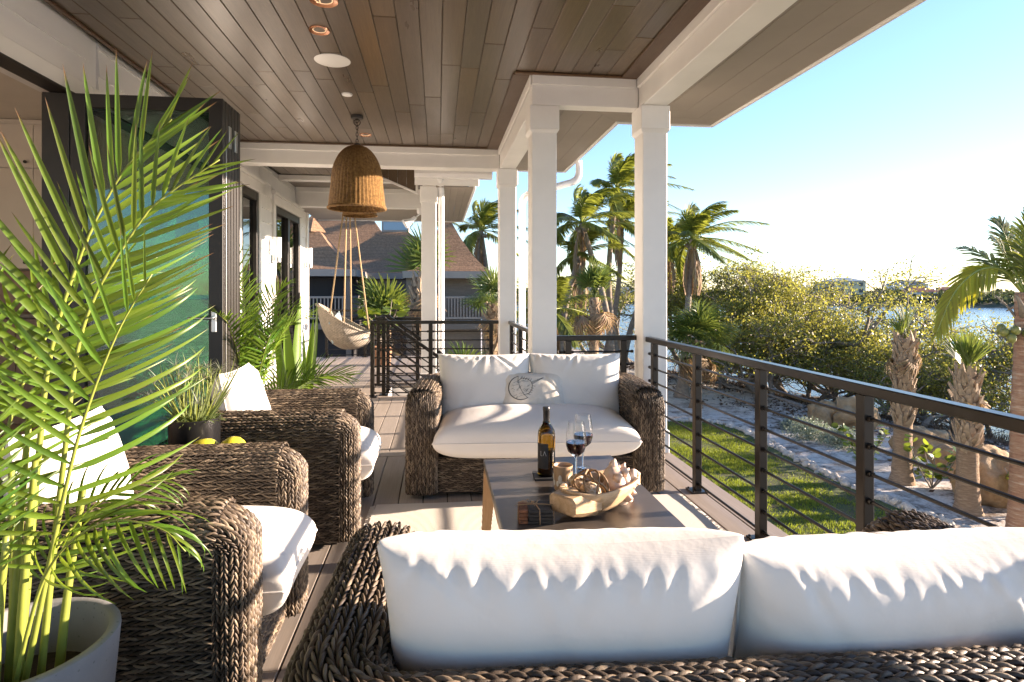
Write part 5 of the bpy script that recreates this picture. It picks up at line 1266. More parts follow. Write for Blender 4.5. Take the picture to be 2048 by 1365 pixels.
for i in range(8, 150):
    for rep in range(2):
        if cnt >= 290: break
        p = bp[i] + rg.normal(0, 0.05, 2) + np.array([0.06 + 0.10 * rep, 0]); s_ = rg.uniform(0.055, 0.13)
        if cnt < 5: o = st_src[cnt]
        else: o = bpy.data.objects.new('stone', st_src[cnt % 5].data); link(o, sbd)
        o.location = (p[0], p[1], float(gz(p[0], p[1])) + s_ * 0.3); o.scale = (s_,) * 3; o.rotation_euler = tuple(rg.uniform(0, 6.28, 3) * np.array([0.15, 0.15, 1])); cnt += 1
def boulder(label, x, y, r, seed, scl): 
    o = lump('boulder', r, seed, 0.42, M['lime'], None, 4, scl, 1.4); o.location = (x, y, float(gz(x, y)) + r * scl[2] * 0.55); tag(o, label, 'boulder', 'tan boulders on the sand'); return o
boulder('tan boulder left of its neighbour on the sand beyond the lawn', 12.25, 17.7, 0.55, 1, (0.8, 0.8, 0.85)); boulder('broader tan boulder beside the third railing post', 13.0, 17.35, 0.72, 2, (1, 0.8, 0.75))
boulder('large sloping tan boulder right of the nearest cabbage palm trunk', 11.35, 10.95, 0.72, 3, (0.95, 0.9, 0.95)); boulder('tan boulder half hidden behind the two cabbage palm trunks', 12.6, 14.2, 0.62, 4, (1.1, 0.8, 0.8))
boulder('tan boulder between the sea grape bushes', 12.0, 12.6, 0.5, 6, (1, 0.8, 0.8)); boulder('low tan rock at the left end of the boulders', 11.3, 17.3, 0.3, 8, (1, 0.8, 0.5))

# ---- leaf litter, twigs and air roots along the shore
def quads(P, size, rng_, elong=2.0, flat=None):
    """random rhombic leaves at P"""
    n = len(P); d = rng_.normal(0, 1, (n, 3)); 
    if flat is not None: d[:, 2] *= flat
    d /= np.linalg.norm(d, axis=1, keepdims=True); e = rng_.normal(0, 1, (n, 3))
    if flat is not None: e[:, 2] *= flat
    e -= d * (d * e).sum(1, keepdims=True); e /= np.linalg.norm(e, axis=1, keepdims=True); s = (size * rng_.uniform(0.6, 1.3, n))[:, None]
    V = np.stack([P - d * s, P + e * s / elong, P + d * s, P - e * s / elong], 1); return V.reshape(-1, 3), np.arange(n * 4).reshape(-1, 4)
n = 26000; py = rg.uniform(9, 40, n); px = shore_x(py) + rg.normal(-4.6, 2.0, n); k = px > 9.6; px, py = px[k], py[k]
clump = np.array([noise.noise(Vector((a * 0.45, b * 0.45, 0))) for a, b in zip(px, py)]); k = clump > rg.uniform(-0.35, 0.25, len(px)); px, py = px[k], py[k]
V, F = quads(np.stack([px, py, gz(px, py) + 0.02], -1), 0.07, rg, 2.2, 0.25)
M['litter'] = m_leaf('dead_leaf', (0.10, 0.06, 0.032), (0.06, 0.035, 0.015), 0.8, 0.1, 0.9)
stuff(fast_mesh('leaf_litter', V, F, M['litter']), 'brown dead leaves scattered over the sand by the shore', 'leaf litter')
n = 6500; py = rg.uniform(8, 32, n); px = shore_x(py) + rg.normal(-2.2, 1.6, n); h = rg.uniform(0.1, 0.38, n); lean = rg.normal(0, 0.05, (n, 2)); w = 0.012; z = gz(px, py) - 0.02
a = rg.uniform(0, 3.14, n); V = np.zeros((n, 4, 3)); V[:, 0] = np.stack([px - np.cos(a) * w, py - np.sin(a) * w, z], -1); V[:, 1] = np.stack([px + np.cos(a) * w, py + np.sin(a) * w, z], -1)
V[:, 2] = np.stack([px + lean[:, 0] + np.cos(a) * w * .4, py + lean[:, 1] + np.sin(a) * w * .4, z + h], -1); V[:, 3] = np.stack([px + lean[:, 0] - np.cos(a) * w * .4, py + lean[:, 1] - np.sin(a) * w * .4, z + h], -1)
M['twig'] = m_paint('brown_twig', (0.12, 0.075, 0.042), 0.9, 0.4)
stuff(fast_mesh('air_roots', V.reshape(-1, 3), np.arange(n * 4).reshape(-1, 4), M['twig']), 'brown mangrove air roots standing along the muddy shore', 'roots')

# ---- mangroves
M['mleaf'] = m_leaf('mangrove_leaf', (0.15, 0.17, 0.045), (0.38, 0.37, 0.06), 0.4, 0.42, 0.8)
M['mbark'] = m_paint('mangrove_bark', (0.23, 0.20, 0.17), 0.9, 0.4, 0.6, 12)
def mangrove_mesh(seed, H, leaves, lean=(0.25, 0.0), leaf=0.06, spread=1.0, clumps=150):
    r = np.random.default_rng(seed); tr = MB(); tips = []
    def grow(p, d, L, rad, lev):
        m = 5; pts = [p]; q = p.copy(); dd = d.copy()
        for k in range(m):
            dd = dd + r.normal(0, 0.20, 3) + np.array([lean[0] * 0.12, lean[1] * 0.12, 0.05 if lev < 2 else 0.02]); dd /= np.linalg.norm(dd); q = q + dd * L / m; pts.append(q.copy())
        tr.tube(pts, np.linspace(rad, rad * 0.6, m + 1), 7 if lev < 2 else 4, cap=False)
        if lev >= 2: tips.extend([np.array(x) for x in pts[2:]])
        if lev < 4:
            nchild = (4, 3, 3, 3)[lev]
            for c in range(nchild):
                f = r.uniform(0.35, 1.0) if c else 1.0; b = pts[min(int(f * m), m)]
                nd = dd + r.normal(0, 0.75 * spread, 3) * np.array([1, 1, 0.55]); nd[2] += 0.12; nd /= np.linalg.norm(nd)
                grow(np.array(b), nd, L * r.uniform(0.55, 0.8), rad * 0.58, lev + 1)
    for s_ in range(r.integers(1, 3)):
        d0 = np.array([lean[0] + r.normal(0, 0.35), lean[1] + r.normal(0, 0.35), 1.0]); d0 /= np.linalg.norm(d0); grow(np.array([r.normal(0, .15), r.normal(0, .15), -0.1]), d0, H * 0.36, 0.035 * H / 2, 0)
    tips = np.array(tips); nc = min(len(tips), clumps); tips = tips[tips[:, 2] > np.quantile(tips[:, 2], 0.22)]; nc = min(len(tips), clumps); cc = tips[r.permutation(len(tips))[:nc]]; wt = r.uniform(0.2, 1.0, nc) ** 1.5; idx = r.choice(nc, leaves, p=wt / wt.sum()); sg = (0.07 + 0.16 * wt)[idx][:, None]
    P = cc[idx] + r.normal(0, 1, (leaves, 3)) * sg * np.array([1.25, 1.25, 0.7])
    zs = H / max(P[:, 2].max(), 0.1); P = P * zs; tr.v = [q * zs for q in tr.v]
    V, F = quads(P, leaf, r, 2.0)
    return tr, V, F
mg = []
for i, (H, nl, le) in enumerate([(6.0, 8000, (0.3, -0.1)), (5.6, 7500, (-0.2, 0.1)), (6.2, 5200, (0.5, 0.0)), (3.9, 6500, (0.1, 0.1)), (6.3, 3600, (0.35, 0.2))]):
    tr, V, F = mangrove_mesh(100 + i, H, nl, le, 0.058, 1.15); to = tr.build('trunk', M['mbark'], None, True); co_ = fast_mesh('crown', V, F, M['mleaf']); mg.append((to.data, co_.data)); bpy.data.objects.remove(to); bpy.data.objects.remove(co_)
spots = [(14.3, 26.5, 0, 0.4, 1.12, 'leafy mangrove tree right behind the bushy fan palm'), (13.2, 30.0, 1, 1.2, 1.18, 'mangrove tree in the thick of the shore foliage left of the open water'),
         (16.2, 23.5, 3, 2.0, 1.0, 'low mangrove bush above the second railing post'), (16.4, 21.8, 2, 0.3, 1.0, 'bare limbed mangrove with a crooked grey trunk in front of the open water'),
         (18.6, 21.0, 3, 4.0, 0.9, 'mangrove bush behind the leftmost cabbage palm trunk'), (19.8, 19.2, 1, 5.2, 0.75, 'mangrove bush between the two cabbage palm crowns'),
         (20.6, 16.2, 4, 0.9, 0.8, 'sparse mangrove tree behind the arching yellow palm frond'), (21.6, 14.8, 3, 3.3, 1.0, 'mangrove bush at the right edge behind the coconut trunk'),
         (11.2, 33.5, 0, 2.6, 0.95, 'mangrove tree seen just right of the corner column'), (9.4, 36.0, 1, 0.2, 1.0, 'mangrove tree behind the leaning palm trunks'),
         (7.2, 33.5, 3, 1.0, 1.1, 'low mangrove bush behind the short railing between the columns'), (12.4, 24.2, 3, 5.0, 0.85, 'small mangrove bush beside the skirted fan palm'), (5.0, 31.0, 0, 4.4, 0.75, 'mangrove tree left of the tall coconut palm trunks'),
         (15.4, 30.5, 4, 2.9, 0.9, 'thin mangrove tree standing at the far water edge'), (23.6, 20.5, 4, 5.1, 0.95, 'thin bare mangrove against the sky right of the far red roofs'),
         (15.0, 22.6, 3, 3.7, 1.0, 'dense low mangrove bush over the dark litter below the first railing bay'), (14.9, 28.2, 1, 3.9, 1.15, 'tall leafy mangrove just left of the open water'), (18.0, 24.5, 0, 1.9, 0.85, 'spreading mangrove whose branches cross the far apartment block'),
         (17.6, 18.6, 3, 0.5, 0.8, 'low mangrove bush behind the boulder pair'), (13.4, 23.0, 3, 0.9, 1.05, 'leafy mangrove bush touching the bushy fan palm'), (16.0, 26.0, 1, 5.6, 1.10, 'tall mangrove whose crown reaches the far shore line'),
         (17.0, 28.5, 0, 3.1, 0.95, 'mangrove standing in the shallows left of the open water'), (20.8, 21.8, 3, 1.6, 1.25, 'rounded mangrove in front of the far red roofs'), (15.8, 20.6, 3, 2.7, 0.8, 'low mangrove tangle above the leaf litter'), (18.3, 23.0, 4, 1.3, 1.0, 'thin mangrove whose twigs stand before the apartment block'), (19.4, 21.2, 2, 2.4, 0.92, 'open branched mangrove left of the far red roofs'), (21.6, 18.0, 2, 4.2, 0.85, 'open branched mangrove between the arching frond and the nearest trunk'), (13.6, 25.0, 0, 5.5, 1.0, 'tall mangrove close behind the bushy fan palm crown'), (15.2, 24.3, 1, 0.7, 0.95, 'leafy mangrove over the first full railing bay'), (12.2, 27.5, 1, 4.9, 1.12, 'tall mangrove right behind the coconut palm with dead fronds'), (19.2, 15.6, 1, 2.2, 0.7, 'mangrove bush low behind the nearest cabbage palm trunk')]
for i, (x, y, k, rz, sc, lb_) in enumerate(spots):
    e = empty('mangrove_tree', lb_, 'tree', (x, y, float(gz(x, y))), rz, 'mangroves along the shore'); e.scale = (sc, sc, sc)
    link(bpy.data.objects.new('trunk', mg[k][0]), e); link(bpy.data.objects.new('crown', mg[k][1]), e)

# ---- coconut palms
M['coconutleaf'] = m_leaf('coconut_leaf', (0.125, 0.155, 0.032), (0.34, 0.38, 0.05), 0.35, 0.42, 0.7)
M['deadleaf'] = m_leaf('dead_palm_leaf', (0.30, 0.20, 0.10), (0.30, 0.19, 0.08), 0.7, 0.3, 0.6)
M['palmbark'] = m_paint('palm_bark', (0.27, 0.22, 0.17), 0.9, 0.35, 0.6, 9)
M['yellowleaf'] = m_leaf('yellow_coconut_leaf', (0.26, 0.26, 0.02), (0.62, 0.58, 0.04), 0.35, 0.5, 0.4)
def pinnate(path, nl, Lmax, N, r, wind=(0, 0, 0), w=0.035, hang=0.35, n=28, s0=0.12):
    P = smooth_path(path, n); T_ = np.gradient(P, axis=0); T_ /= np.linalg.norm(T_, axis=1, keepdims=True)
    s = np.repeat(s0 + (1 - s0) * (np.arange(nl) + 0.5) / nl, 2); sd = np.tile([-1.0, 1.0], nl); m = len(s); k = s * (n - 1); j = np.minimum(k.astype(int), n - 2); f = (k - j)[:, None]
    p = P[j] * (1 - f) + P[j + 1] * f; t_ = T_[j]; nn = np.tile(np.array(N, float), (m, 1)); nn -= t_ * (nn * t_).sum(1, keepdims=True); nn /= np.maximum(np.linalg.norm(nn, axis=1, keepdims=True), 1e-6)
    b = np.cross(nn, t_) * sd[:, None]; a = np.radians(62 - 40 * s)[:, None]
    d = t_ * np.cos(a) + b * np.sin(a) + np.array([0, 0, -hang]) + np.array(wind) + r.normal(0, 0.07, (m, 3)); d /= np.linalg.norm(d, axis=1, keepdims=True)
    L = (Lmax * (0.45 + 1.6 * s - 1.75 * s ** 2))[:, None] * r.uniform(0.85, 1.1, (m, 1)); y = np.cross(nn, d); y /= np.maximum(np.linalg.norm(y, axis=1, keepdims=True), 1e-6)
    d2 = d + np.array([0, 0, -0.35]) + np.array(wind) * 0.6; d2 /= np.linalg.norm(d2, axis=1, keepdims=True)
    mid = p + d * L * 0.5; tip = mid + d2 * L * 0.5
    V = np.stack([p - y * w * .3, p + y * w * .3, mid - y * w * .5, mid + y * w * .5, tip - y * w * .06, tip + y * w * .06], 1)
    F = (np.arange(m) * 6)[:, None, None] + np.array([[0, 2, 3, 1], [2, 4, 5, 3]])[None]
    return V.reshape(-1, 3), F.reshape(-1, 4), P
def palm_frond(parent, path, N, r, mat, nl=44, Lm=0.75, rad=0.03, name='frond', **kw):
    V, F, P = pinnate(path, nl, Lm, N, r, **kw); o = fast_mesh(name, V, F, mat, parent)
    m = MB().tube(P, np.linspace(rad, rad * 0.15, len(P)), 5); m.build('rachis', M['cane'] if mat is not M['deadleaf'] else M['palmbark'], o, True); return o
def coconut(label, base, mid, top, seed, nf=20, L=2.6, wind=0.9, dead=4, rad=0.15, nuts=5):
    r = np.random.default_rng(seed); b = np.array([base[0], base[1], float(gz(base[0], base[1])) - 0.05]); e = empty('coconut_palm', label, 'palm tree', tuple(b), 0, 'coconut palms')
    path = smooth_path([b * 0, np.array(mid) - b, np.array(top) - b], 60); hgt = np.linspace(0, 1, 60)
    rr_ = rad * (1.35 * np.exp(-hgt * 9) + 0.95 - 0.30 * hgt) * (1 + 0.035 * (np.arange(60) % 2)); MB().tube(path, rr_, 12).build('trunk', M['palmbark'], e, True)
    tp = path[-1]
    for k in range(nf):
        az = k * 2.399 + r.uniform(-.3, .3); el = R(82 - 105 * (k / nf) ** 1.1 + r.uniform(-8, 8)); d = np.array([math.cos(az) * math.cos(el), math.sin(az) * math.cos(el), math.sin(el)])
        LL = L * r.uniform(0.8, 1.1); w_ = np.array([1.0, -0.1, 0.0]) * wind
        pts = [tp + d * LL * s + w_ * LL * 0.42 * s ** 2 + np.array([0, 0, -0.42 * LL * s ** 2.2]) for s in (0.02, 0.3, 0.6, 0.85, 1.0)]
        N = np.cross(np.cross(d, [0, 0, 1.0]), d) + np.array([0, 0, 0.2])
        palm_frond(e, pts, N, r, M['coconutleaf'], 64, 0.72, 0.03, wind=(0.25 * wind, -0.03, 0), w=0.042, hang=0.30)
    for k in range(dead):
        az = r.uniform(0, 6.28); pts = [tp + np.array([math.cos(az) * 0.35 * math.sin(s * 2.2), math.sin(az) * 0.35 * math.sin(s * 2.2), 0.05 - 2.2 * s]) for s in (0, 0.2, 0.45, 0.75, 1.0)]
        palm_frond(e, pts, (math.cos(az), math.sin(az), 0.1), r, M['deadleaf'], 30, 0.5, 0.03, name='dead_frond', hang=0.9, w=0.045)
    for k in range(nuts):
        az = k * 1.3; o = lump('coconut', 0.10, k, 0.05, M['palmbark'], e, 2, (0.85, 0.85, 1)); o.location = tuple(tp + np.array([0.2 * math.cos(az), 0.2 * math.sin(az), -0.25 - 0.1 * (k % 2)]))
    return e
coconut('windswept coconut palm with its crown just right of the middle column', (7.1, 23.3, -3), (6.7, 23.35, 0.6), (5.75, 23.46, 4.0), 1)
coconut('tallest coconut palm whose crown is cut by the corner column', (7.9, 25.2, -3), (7.4, 25.3, 1.5), (7.75, 25.3, 5.7), 2, 22)
coconut('thin trunked coconut palm between the two tall crowns', (7.5, 27.0, -3), (8.3, 27.0, 1.0), (8.55, 27.0, 4.6), 3, 16, 2.2)
coconut('coconut palm with hanging dead fronds right of the corner column', (9.75, 23.0, -3), (10.0, 22.95, 0.8), (10.15, 22.9, 3.35), 4, 20, 2.5, dead=9)
coconut('leaning coconut palm passing behind the corner column', (8.4, 27.2, -3), (9.2, 27.0, 0.2), (10.75, 26.9, 3.4), 5, 16, 2.2)
coconut('slim leaning coconut palm at the left of the trunk cluster', (4.9, 24.5, -3), (5.3, 24.5, 0.5), (5.9, 24.5, 2.8), 6, 10, 2.0)
coconut('coconut palm above the far eave seen past the slim column', (2.2, 27.2, -3), (2.3, 27.1, 1.0), (1.95, 26.95, 4.0), 7, 15, 2.4, dead=6)
coconut('brownish palm behind the grey shingle house', (0.2, 34.0, -3), (-0.1, 34.0, 2.0), (-0.45, 34.0, 5.6), 8, 12, 2.2, dead=8)
coconut('low bright palm behind the short railing left of the trunks', (4.2, 21.0, -3), (4.1, 21.0, -1), (4.0, 21.0, 0.6), 9, 12, 2.2, 0.3, 2, 0.12, 0)
M['nut'] = m_paint('dull_green_nut', (0.20, 0.20, 0.045), 0.45, 0.4)
# the near one at the right edge
e = empty('coconut_palm', 'near coconut palm with green coconuts cut by the right edge', 'palm tree', (10.35, 9.45, GZ), 0, 'coconut palms'); r = np.random.default_rng(21)
path = smooth_path([(0, 0, -0.05), (0.0, 0.02, 1.8), (0.08, 0.03, 3.3), (0.10, 0.03, 4.25)], 60); hg = np.linspace(0, 1, 60)
t = NT('red_brown_palm_bark'); v = t.coord('Object', (1, 1, 6)); t.col(t.ramp(t.noise(v, 3, 5, 0.7), [(0.3, (0.22, 0.09, 0.05)), (0.55, (0.34, 0.20, 0.12)), (0.8, (0.50, 0.41, 0.31))])).set(Roughness=0.9); t.bump(t.noise(v, 6, 5), 0.8, 0.03)
MB().tube(path, (0.15 + 0.10 * np.exp(-hg * 7)) * (1 + 0.05 * (np.arange(60) % 3 == 0)), 14).build('trunk', t.m, e, True)
tp = np.array([0.10, 0.03, 4.2])
YF = [(-0.02, 0, 0.0), (-0.45, -0.05, 0.42), (-1.0, -0.1, 0.45), (-1.5, -0.1, 0.05), (-1.85, -0.1, -0.65)]
palm_frond(e, [tp + np.array(p) for p in YF], (-0.45, -0.75, 0.5), r, M['yellowleaf'], 70, 0.74, 0.028, w=0.034, hang=0.62, n=40, s0=0.3)
for k, (az, el, L) in enumerate([(150, 75, 2.2), (185, 60, 2.0), (210, 80, 2.3), (120, 55, 2.0), (60, 65, 2.4), (20, 50, 2.4), (-40, 60, 2.4), (-80, 75, 2.2), (250, 45, 1.9)]):
    a_, b_ = R(az), R(el); d = np.array([math.cos(a_) * math.cos(b_), math.sin(a_) * math.cos(b_), math.sin(b_)])
    pts = [tp + d * L * s + np.array([0.25 * s * s, 0, -0.35 * L * s ** 2.2]) for s in (0.0, 0.3, 0.6, 0.85, 1.0)]
    palm_frond(e, pts, np.cross(np.cross(d, [0, 0, 1.0]), d) + np.array([-0.2, -0.4, 0]), r, M['coconutleaf'], 46, 0.6, 0.028, w=0.035, hang=0.12, n=40, s0=0.2)
for k, (x, y, z) in enumerate([(-0.32, -0.12, -0.62), (-0.44, -0.02, -0.66), (-0.24, 0.05, -0.70), (-0.36, 0.12, -0.60), (-0.15, -0.16, -0.66), (-0.40, -0.12, -0.76)]):
    o = lump('coconut', 0.085, 30 + k, 0.05, M['nut'], e, 2, (0.85, 0.85, 1.05)); o.location = tuple(tp + np.array([x, y, z]))
for k in range(5):
    a_ = k * 1.3 + 2.4; MB().tube([tp + np.array([0.10 * math.cos(a_), 0.10 * math.sin(a_), -0.45]), tp + np.array([0.25 * math.cos(a_), 0.25 * math.sin(a_), -0.2]), tp + np.array([0.55 * math.cos(a_), 0.5 * math.sin(a_), 0.1 - 0.1 * k])], [0.07, 0.05, 0.02], 6, squash=0.4).build('leaf_stub', M['palmbark'], e, True)

# ---- cabbage palms with fan leaves
def fan_data(mat, seed, n=30, L=0.62, droop=0.5, pet=0.55, span=125):
    r = np.random.default_rng(seed); Vs, Fs, nb = [], [], 0
    m = MB().tube([(0, 0, 0), (pet * .5, 0, 0.03), (pet, 0, 0)], [0.018, 0.012, 0.008], 5)
    Vs.append(np.concatenate(m.v)); F4 = [f for f in m.f if len(f) == 4]; Fs.append(np.array(F4)); nb = len(Vs[0])
    for k in range(n):
        a = R(-span + 2 * span * (k + 0.5) / n); l = L * (0.72 + 0.28 * math.cos(a * 0.8)) * r.uniform(0.88, 1.08); d = np.array([math.cos(a), math.sin(a), 0.10 * (1 if k % 2 else -1)]); y = np.array([-math.sin(a), math.cos(a), 0]); w = 0.021
        p0 = np.array([pet, 0, 0.0]); p1 = p0 + d * l * 0.5; p2 = p1 + (d + np.array([0, 0, -droop * 0.5])) * l * 0.3; p3 = p2 + (d * 0.7 + np.array([0, 0, -droop])) * l * 0.28
        q = np.array([p0 - y * w * .25, p0 + y * w * .25, p1 - y * w, p1 + y * w, p2 - y * w * .6, p2 + y * w * .6, p3 - y * .002, p3 + y * .002]); Vs.append(q); Fs.append(np.array([[0, 2, 3, 1], [2, 4, 5, 3], [4, 6, 7, 5]]) + nb); nb += 8
    o = fast_mesh('fan_leaf', np.concatenate(Vs), np.concatenate(Fs), mat); d = o.data; bpy.data.objects.remove(o); return d
M['sabal'] = m_leaf('cabbage_palm_leaf', (0.085, 0.135, 0.030), (0.22, 0.28, 0.045), 0.4, 0.35, 0.4)
fans = [fan_data(M['sabal'], 1, droop=0.4), fan_data(M['sabal'], 2, droop=0.9), fan_data(M['sabal'], 3, droop=0.2, span=70, n=20, L=0.7, pet=0.35), fan_data(M['sabal'], 9, droop=0.15, span=32, n=12, L=0.75, pet=0.30)]; dfans = [fan_data(M['deadleaf'], 4, droop=1.3, span=80)]
M['boot'] = m_paint('palm_boot', (0.33, 0.24, 0.155), 0.85, 0.35, 0.5, 14)
bo = MB(); bo.add([(0.0, -0.055, 0), (0.03, -0.06, 0), (0.03, 0.06, 0), (0.0, 0.055, 0), (0.05, -0.035, 0.12), (0.075, -0.032, 0.12), (0.075, 0.032, 0.12), (0.05, 0.035, 0.12), (0.085, -0.02, 0.23), (0.10, -0.018, 0.225), (0.10, 0.018, 0.225), (0.085, 0.02, 0.23)],
       [(0, 1, 5, 4), (1, 2, 6, 5), (2, 3, 7, 6), (3, 0, 4, 7), (4, 5, 9, 8), (5, 6, 10, 9), (6, 7, 11, 10), (7, 4, 8, 11), (8, 9, 10, 11)])
boo = bo.build('leaf_base', M['boot']); boot_d = boo.data; bpy.data.objects.remove(boo)
t = NT('fibrous_palm_trunk'); v = t.coord('Object', (1, 1, 5)); t.col(t.ramp(t.noise(v, 5, 6, 0.7), [(0.25, (0.16, 0.10, 0.06)), (0.55, (0.31, 0.21, 0.13)), (0.8, (0.46, 0.36, 0.25))])).set(Roughness=0.95); t.bump(t.noise(v, 9, 5, 0.7), 0.9, 0.04); M['fibre'] = t.m
def sabal(label, x, y, h, rad, boots=(0.5, 1.0), leaves=10, skirt=0, up=True, seed=0, sc=1.0, lean=(0, 0), nboot=90):
    r = np.random.default_rng(seed); z0 = float(gz(x, y)) - 0.03; e = empty('cabbage_palm', label, 'palm tree', (x, y, z0), 0, 'cabbage palms')
    P = smooth_path([(0, 0, 0), (lean[0] * .4, lean[1] * .4, h * 0.5), (lean[0], lean[1], h)], 40); s = np.linspace(0, 1, 40)
    rr_ = rad * (1 + 0.45 * np.exp(-s * 14) - 0.12 * s) * (1 + 0.03 * r.normal(0, 1, 40)); MB().tube(P, rr_, 14).build('trunk', M['fibre'], e, True)
    nrow = max(1, int(nboot / 7)); i = 0
    for q in range(nrow):
        for k in range(7):
            s_ = boots[0] + (boots[1] - boots[0]) * (q + r.uniform(-.2, .2)) / nrow; z = min(max(s_, 0), 1) * h; a = (k + 0.5 * (q % 2)) * 2 * math.pi / 7 + r.normal(0, 0.08)
            c = np.array([np.interp(z, P[:, 2], P[:, 0]), np.interp(z, P[:, 2], P[:, 1]), z]); o = bpy.data.objects.new('leaf_base', boot_d); link(o, e)
            bs = 0.95 * r.uniform(0.8, 1.2) * rad / 0.17; o.location = tuple(c + np.array([math.cos(a), math.sin(a), 0]) * rad * 0.78); o.rotation_euler = (r.normal(0, 0.25), r.normal(-0.05, 0.15), a); o.scale = (bs, bs, bs)
    tp = P[-1]
    def leaf(d, az, el, rot, sz):
        o = bpy.data.objects.new('fan_leaf', d); link(o, e); o.location = tuple(tp + np.array([0, 0, r.uniform(-0.15, 0.05)])); o.rotation_euler = (rot, -el, az); o.scale = (sz,) * 3
    for k in range(leaves):
        f = k / max(leaves - 1, 1)
        if up == 'tuft': leaf(fans[3], k * 2.399, R(89 - 26 * f), r.normal(0, 0.3), sc * r.uniform(0.85, 1.2)); continue
        el = R(88 - (35 if up else 105) * f + r.uniform(-8, 8)); leaf(fans[2] if (up and k % 2) else fans[k % 2], k * 2.399, el, r.normal(0, 0.3), sc * r.uniform(0.85, 1.15))
    for k in range(skirt): leaf(dfans[0], k * 2.399, R(r.uniform(-85, -50)), r.normal(0, 0.3), sc * r.uniform(0.8, 1.1))
    return e
sabal('cabbage palm trunk with criss cross leaf bases behind the third railing post', 10.3, 12.17, 3.25, 0.19, (0.42, 1.0), 5, 3, 'tuft', 1, 0.8, (0.08, 0), 133)
sabal('nearest cabbage palm trunk at right with a tuft of upright leaves', 10.23, 10.43, 2.75, 0.19, (0.45, 1.0), 7, 3, 'tuft', 2, 0.8, (-0.02, 0), 119)
sabal('bushy fan palm with a drooping leaf skirt right of the corner column', 9.4, 20.9, 2.5, 0.2, (0.6, 1.0), 34, 10, False, 3, 1.35, (0.1, 0), 30)
sabal('fan palm between the two nearest columns above the short railing', 4.9, 18.5, 4.1, 0.16, (0.55, 1.0), 14, 6, True, 4, 1.1, (0.05, 0), 50)
sabal('shaggy cabbage palm in front of the grey house beside the downspout column', -0.42, 17.2, 4.7, 0.26, (0.55, 1.0), 12, 8, True, 5, 1.2, (0.02, 0), 98)
sabal('low fan palm in front of the grey house wall', -1.72, 20.4, 3.0, 0.2, (0.6, 1.0), 22, 4, True, 6, 1.5, (0, 0), 20)
sabal('cabbage palm left of the slim far column', 1.30, 14.9, 4.0, 0.17, (0.6, 1.0), 14, 4, False, 7, 0.85, (0.08, 0), 56)
sabal('fan palm low beside the downspout', 0.55, 13.2, 2.1, 0.15, (0.6, 1.0), 20, 2, False, 8, 0.95, (0, 0), 20)

# ---- shrubs
M['grape'] = m_leaf('sea_grape_leaf', (0.075, 0.125, 0.02), (0.26, 0.34, 0.03), 0.35, 0.35, 0.6, island=False)
gl_ = MB(); th = np.arange(12) * 2 * math.pi / 12; gl_.add([(0.5, 0, 0.03)] + [(0.5 + 0.5 * math.cos(q), 0.52 * math.sin(q), 0.0 + 0.10 * math.sin(q) ** 2) for q in th], [(0, i + 1, (i + 1) % 12 + 1) for i in range(12)])
go_ = gl_.build('round_leaf', M['grape'], None, True); grape_d = go_.data; bpy.data.objects.remove(go_)
def sea_grape(label, x, y, h, n, seed, name='sea_grape_bush', z=None, cat='bush', grp='sea grape bushes'):
    r = np.random.default_rng(seed); e = empty(name, label, cat, (x, y, float(gz(x, y)) if z is None else z), 0, grp)
    tips = []
    for k in range(6):
        a = k * 1.05 + r.uniform(-.3, .3); d = np.array([math.cos(a) * 0.55, math.sin(a) * 0.55, 1.0]) * h * r.uniform(0.7, 1.05); pts = smooth_path([(0, 0, -0.02), tuple(d * 0.5 + r.normal(0, 0.05, 3)), tuple(d)], 10); MB().tube(pts, np.linspace(0.018, 0.007, 10), 6).build('branch', M['mbark'], e, True); tips += list(pts[3:])
    for k in range(n):
        p = tips[r.integers(0, len(tips))] + r.normal(0, 0.05, 3); o = bpy.data.objects.new('round_leaf', grape_d); link(o, e); s_ = r.uniform(0.09, 0.17); o.location = tuple(p); o.scale = (s_,) * 3; o.rotation_euler = (r.normal(0, 0.5), r.uniform(-0.9, 0.5), r.uniform(0, 6.28))
sea_grape('sea grape bush left of the leftmost cabbage palm trunk', 10.35, 13.4, 1.0, 95, 1); sea_grape('sea grape bush with round leaves between the two cabbage palm trunks', 10.65, 11.75, 1.05, 100, 2); sea_grape('sea grape bush at the foot of the near coconut palm', 11.3, 10.1, 0.9, 80, 3)
dp = MB().lathe([(0, 0), (0.13, 0), (0.17, 0.32), (0.155, 0.32), (0.145, 0.28), (0, 0.275)], n=28, cap=False).build('clay_pot', m_paint('terracotta', (0.30, 0.15, 0.08), 0.8), None, True, 40); dp.location = (-0.94, 10.5, 0.0); tag(dp, 'terracotta pot at the deck end behind the stair railing', 'pot')
sea_grape('bright green leafy plant in the terracotta pot behind the stair railing', -0.94, 10.5, 0.85, 60, 9, 'leafy_pot_plant', 0.27, 'plant', None)
M['silverb'] = m_leaf('silver_buttonwood_leaf', (0.24, 0.29, 0.22), (0.22, 0.27, 0.16), 0.6, 0.25, 0.5)
